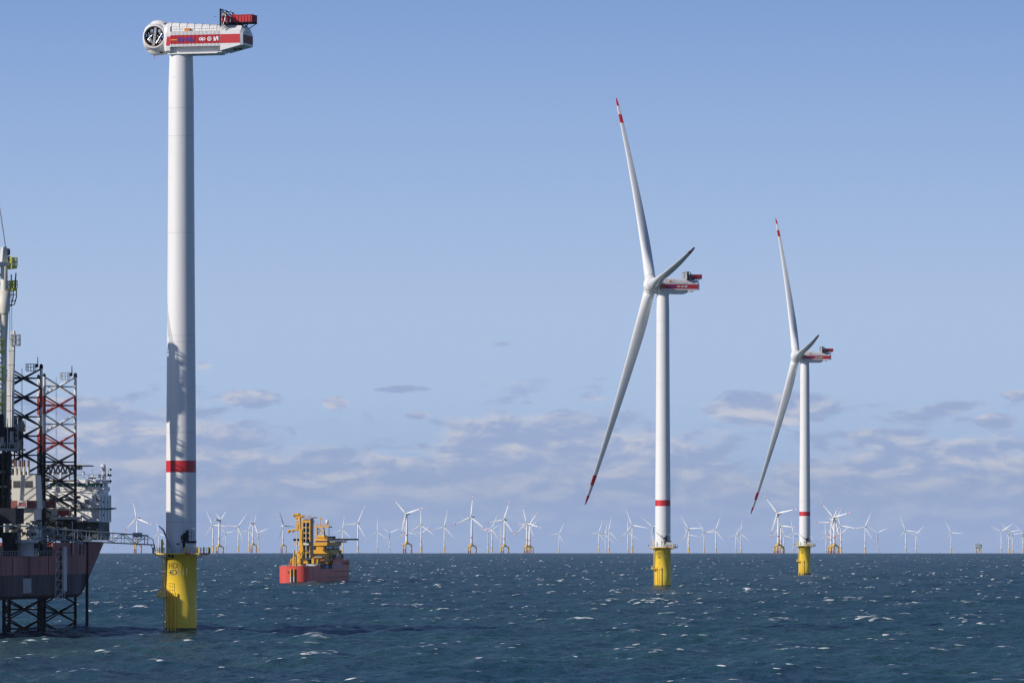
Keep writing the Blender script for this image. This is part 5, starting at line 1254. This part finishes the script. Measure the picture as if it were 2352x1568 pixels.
z4 = lambda x, y: (2000 + x / 7.35, 1740 + y / 7.35); z5 = lambda x, y: (2320 + x / 7.35, 1740 + y / 7.35); z6 = lambda x, y: (2600 + x / 6.189, 1690 + y / 6.189)
z7 = lambda x, y: (2900 + x / 7.84, 1740 + y / 7.84); z8 = lambda x, y: (3220 + x / 7.28, 1760 + y / 7.28)
FAR = [
 (z1(372, 375), -10, 74, 'T', 32, 'white turbine on a yellow tripod rising above the grey gangway, left of the bladeless tower'),
 (z1(682, 585), -8.5, 50, 'M', 22, 'slim far turbine between the gangway end and the left edge of the bladeless tower'),
 (z1(47, 560), -21, 33, 'M', 22, 'faint far turbine just right of the jack-up bow, its column crossed by the gangway'),
 (z1(1000, 412), 93, 69, 'T', 30, 'distant turbine hidden behind the bladeless tower, one red striped blade tip showing at right'),
 (z1(1440, 468), -23.4, 65, 'M', 24, 'single-column far turbine nearest the right side of the bladeless tower'),
 (z1(1553, 420), -41, 74, 'T', -116, 'tripod turbine turned away with two dark shaded blades, right of the bladeless tower'),
 (z1(1622, 565), -40, 40, 'M', 20, 'low faint turbine between the dark-bladed tripod turbine and a taller single column'),
 (z1(1797, 493), 35.5, 61.5, 'M', 24, 'single-column far turbine midway between the bladeless tower and the red ship'),
 (z1(1945, 548), 17, 51, 'M', 20, 'slim far turbine partly behind the tripod turbine with one upright dark blade'),
 (z1(2026, 450), 10, 59, 'T', -116, 'tripod turbine turned away, one dark blade upright, left of the coral ship'),
 (z1(2085, 578), 65, 46, 'M', 20, 'faint far turbine, one blade reaching right, just left of the tripod by the ship'),
 ((982.4, 1818.4), -18, 55, 'T', -48, 'tripod turbine standing immediately left of the red ship, red stripe on its nacelle'),
 ((1115, 1828), 20, 40, 'M', 20, 'faint turbine behind the mast of the red ship, blade beside the right white dome'),
 (z2(400, 815), 10, 54, 'M', 24, 'far turbine rising behind the helideck of the red ship'),
 (z2(722, 685), 23.7, 70.6, 'M', 26, 'tallest single-column turbine just right of the red ship, one blade level to the left'),
 (z2(1147, 862), 2.4, 50, 'M', 20, 'slim turbine with one upright blade, second single column right of the red ship'),
 (z2(1405, 885), -51, 48, 'M', 20, 'far turbine with blades spread like a Y, just left of the biggest distant tripod'),
 (z2(1757, 475), -39, 84.6, 'T', 36, 'biggest distant tripod turbine right of the red ship, one blade nearly level to the right'),
 (z2(1750, 865), -17.6, 51, 'M', 20, 'faint turbine hidden behind the column of the biggest tripod right of the red ship'),
 (z2(2078, 722), 1.6, 68, 'M', 24, 'single-column turbine with upright blade just right of the biggest distant tripod'),
 (z2(2095, 900), 45, 43.5, 'M', 20, 'small faint turbine behind the column with the upright blade, right of the biggest tripod'),
 (z3(265, 572), 13.7, 63, 'M', 24, 'single-column turbine standing alone left of the tripod with a nearly vertical blade'),
 (z3(702, 420), 6, 81, 'T', 26, 'tripod turbine with a nearly vertical blade, midway from red ship to middle near turbine'),
 (z3(980, 660), 57, 50, 'M', 18, 'faint column turbine with blades spread in a Y, between two distant tripods'),
 (z3(1040, 600), 23.7, 58, 'M', 24, 'single-column turbine close left of the tripod whose blade leans right'),
 (z3(1182, 700), 3, 40, 'M', 18, 'smallest faint turbine half behind the tripod whose blade leans right'),
 (z3(1237, 468), 18.4, 74.6, 'T', 26, 'tripod turbine whose upper blade leans right, standing left of a tripod pair'),
 (z3(1605, 508), -12, 67, 'T', 30, 'left one of a close tripod pair, upper blade leaning left'),
 (z3(1652, 545), 33, 60, 'T', 26, 'right one of a close tripod pair, upper blade leaning right'),
 (z3(1640, 608), 45, 50, 'M', 20, 'faint column turbine seen through the close tripod pair'),
 (z3(2135, 690), 26.5, 46, 'M', 24, 'lone small column turbine right of the close tripod pair'),
 (z4(520, 755), 20, 48, 'M', 22, 'left one of three thin turbines below the long hanging blade'),
 (z4(695, 805), 9.3, 45, 'M', 20, 'middle and faintest of three thin turbines below the long hanging blade'),
 (z4(778, 710), 12, 53, 'M', 22, 'right and tallest of three thin turbines below the long hanging blade'),
 (z4(1370, 560), -19, 67.6, 'M', 26, 'tall column turbine left of the middle near turbine, blade level to the right'),
 (z4(1262, 740), 1, 52, 'M', 20, 'thin turbine with upright blade behind a taller one, left of the middle near turbine'),
 (z4(1905, 605), -49, 63, 'M', 24, 'column turbine cut by the left edge of the middle near tower'),
 (z4(1960, 840), -106, 38, 'M', 18, 'faint turbine mostly behind the middle near tower, one blade showing low left'),
 (z5(455, 645), -30, 60, 'M', 24, 'column turbine nearest the right side of the middle near tower'),
 (z5(430, 800), -20, 45.6, 'M', 20, 'faint turbine right behind the first column right of the middle near tower'),
 (z5(850, 730), -28.6, 51, 'M', 22, 'second column right of the middle near tower, upper blade leaning left'),
 (z5(1145, 685), 20, 57, 'M', 24, 'third column right of the middle near tower, upper blade leaning right'),
 (z5(1655, 830), 27, 41, 'M', 20, 'lower left one of two crossed turbines left of the second hanging blade'),
 (z5(1782, 770), 8, 50, 'M', 22, 'taller right one of two crossed turbines left of the second hanging blade'),
 (z6(555, 550), -35, 90, 'T', 36, 'largest distant tripod turbine, just left of the right near turbine tower'),
 (z6(620, 790), -21, 61, 'T', 30, 'smaller tripod turbine close behind the largest one, left of the right near tower'),
 (z6(685, 995), -10.7, 46, 'M', 20, 'faint column turbine right of the largest tripod, beneath a red striped blade'),
 (z6(895, 940), -9.5, 51.6, 'M', 20, 'column turbine close to the left edge of the right near tower'),
 (z6(1130, 930), 6, 51, 'M', 20, 'far turbine hidden by the right near tower, blades showing on both sides'),
 (z6(1757, 640), -38, 80, 'T', 36, 'front tripod turbine of the crowded cluster right of the right near tower'),
 (z6(1800, 690), 22, 68, 'T', -118, 'tripod turbine turned away with dark blades, inside the crowded cluster'),
 (z6(1692, 745), 28, 68, 'T', 34, 'left tripod turbine of the crowded cluster, blade level towards the near tower'),
 (z6(1912, 790), -19, 68, 'M', 26, 'single-column turbine on the right flank of the crowded tripod cluster'),
 (z6(1595, 1005), -5, 47, 'M', 20, 'faint column turbine between the right near tower and the crowded cluster'),
 (z6(1922, 970), 44, 44, 'M', 18, 'small faint turbine behind the column on the right flank of the cluster'),
 (z6(1700, 915), -97, 50, 'M', 18, 'faint turbine hidden within the crowded tripod cluster, one level blade to the left'),
 (z7(725, 655), 23, 64, 'M', 26, 'first separate column turbine right of the crowded cluster, blade leaning right'),
 (z7(1065, 805), -54, 45.7, 'M', 20, 'column turbine with blades spread in a Y, right of the crowded cluster'),
 (z7(1825, 735), -20.6, 58, 'M', 24, 'taller left one of a pair left of the lone turbine near the platform'),
 (z7(2105, 860), 41.6, 46, 'M', 20, 'lower right one of a pair left of the lone turbine near the platform'),
 (z8(512, 595), -23.7, 50, 'M', 22, 'lone turbine standing left of the offshore platform'),
 (z8(1775, 570), -61.5, 54.7, 'M', 20, 'first turbine right of the offshore platform, blades spread in a Y'),
 (z8(1970, 585), -40.6, 50.6, 'M', 20, 'taller of two close turbines near the right edge, blade reaching right'),
 (z8(2058, 640), -36, 47.5, 'M', 20, 'lower of two close turbines near the right edge'),
 (z8(2325, 610), -42.7, 48.6, 'M', 20, 'last turbine at the right edge of the picture'),
]
for (p, ang, L, kind, psi, label) in FAR: far_turbine(p[0], p[1], ang, L, kind, psi, label)
# offshore substation
D = 17500.0
def fp(x, y): return Vector(((z8(x, y)[0] / 1.5064 - 1176) / F * D, D, CAMZ + (YL - z8(x, y)[1] / 1.5064) / F * D))
c = fp(1198, 1000); base = Vector((c.x, D, drop(c.x, D)))
PF = thing('offshore_platform', 'grey boxy transformer platform on yellow legs, at the far right on the horizon', 'platform', base)
w = fp(1295, 0).x - fp(1105, 0).x; zz = lambda y: fp(0, y).z - base.z
b = MB(); b.box(-w * .44, w * .40, -9, 9, zz(965), zz(900), 0); b.box(-w * .5, w * .18, -10.5, 7, zz(940), zz(915), 2); b.box(-w * .5, w * .42, -11, 10, zz(899), zz(886), 1); b.box(w * .05, w * .5, -8, 8, zz(970), zz(905), 1)
b.box(-w * .3, w * .46, -8, 8, zz(1000), zz(967), 1); b.box(-w * .46, -w * .2, -8, 8, zz(990), zz(966), 0); b.box(-w * .02, w * .44, -6, 6, zz(885.5), zz(878), 1)
b.build('topside', [M['lgrey'], M['grey'], M['legwhite']], PF)
for sx in (-1, 1):
    for sy in (-1, 1):
        b = MB(); b.tube((sx * w * .34 + .08 * w * (sy > 0) * -sx, sy * 8, zz(1000)), (sx * w * .40 - (w * .16 * sx if sy > 0 else 0), sy * 10, -4), 1.5, 1.5, 10); b.build('leg', [far_yel], PF)
b = MB(); b.tube((-w * .36, -9, zz(1065)), (w * .36, -9, zz(1065)), .7, .7, 8); b.tube((-w * .36, -9, zz(1070)), (w * .1, -9, zz(1110)), .6, .6, 8); b.build('brace', [far_yel], PF)
b = MB(); b.tube((0, 0, zz(879)), (0, 0, zz(828)), .9, .5, 6, 0); b.tube((-2, 0, zz(850)), (2, 0, zz(850)), .5, .5, 6, 0); b.build('mast', [far_red], PF)
# ------------------------------------------------------------------ haze: thin even air round the whole scene
HZ = 1.0e-5
b = MB(); b.box(-16000, 16000, -300, 33000, -90, 330); hz = b.build('haze', [])
hm_ = bpy.data.materials.new('haze'); hm_.use_nodes = True; nt = hm_.node_tree; nt.nodes.clear()
vo = nt.nodes.new('ShaderNodeVolumePrincipled'); vo.inputs['Density'].default_value = HZ; vo.inputs['Color'].default_value = (.72, .86, 1.0, 1); vo.inputs['Anisotropy'].default_value = 0.0
mo = nt.nodes.new('ShaderNodeOutputMaterial'); nt.links.new(vo.outputs[0], mo.inputs['Volume']); hz.data.materials.append(hm_); hz['kind'] = 'stuff'
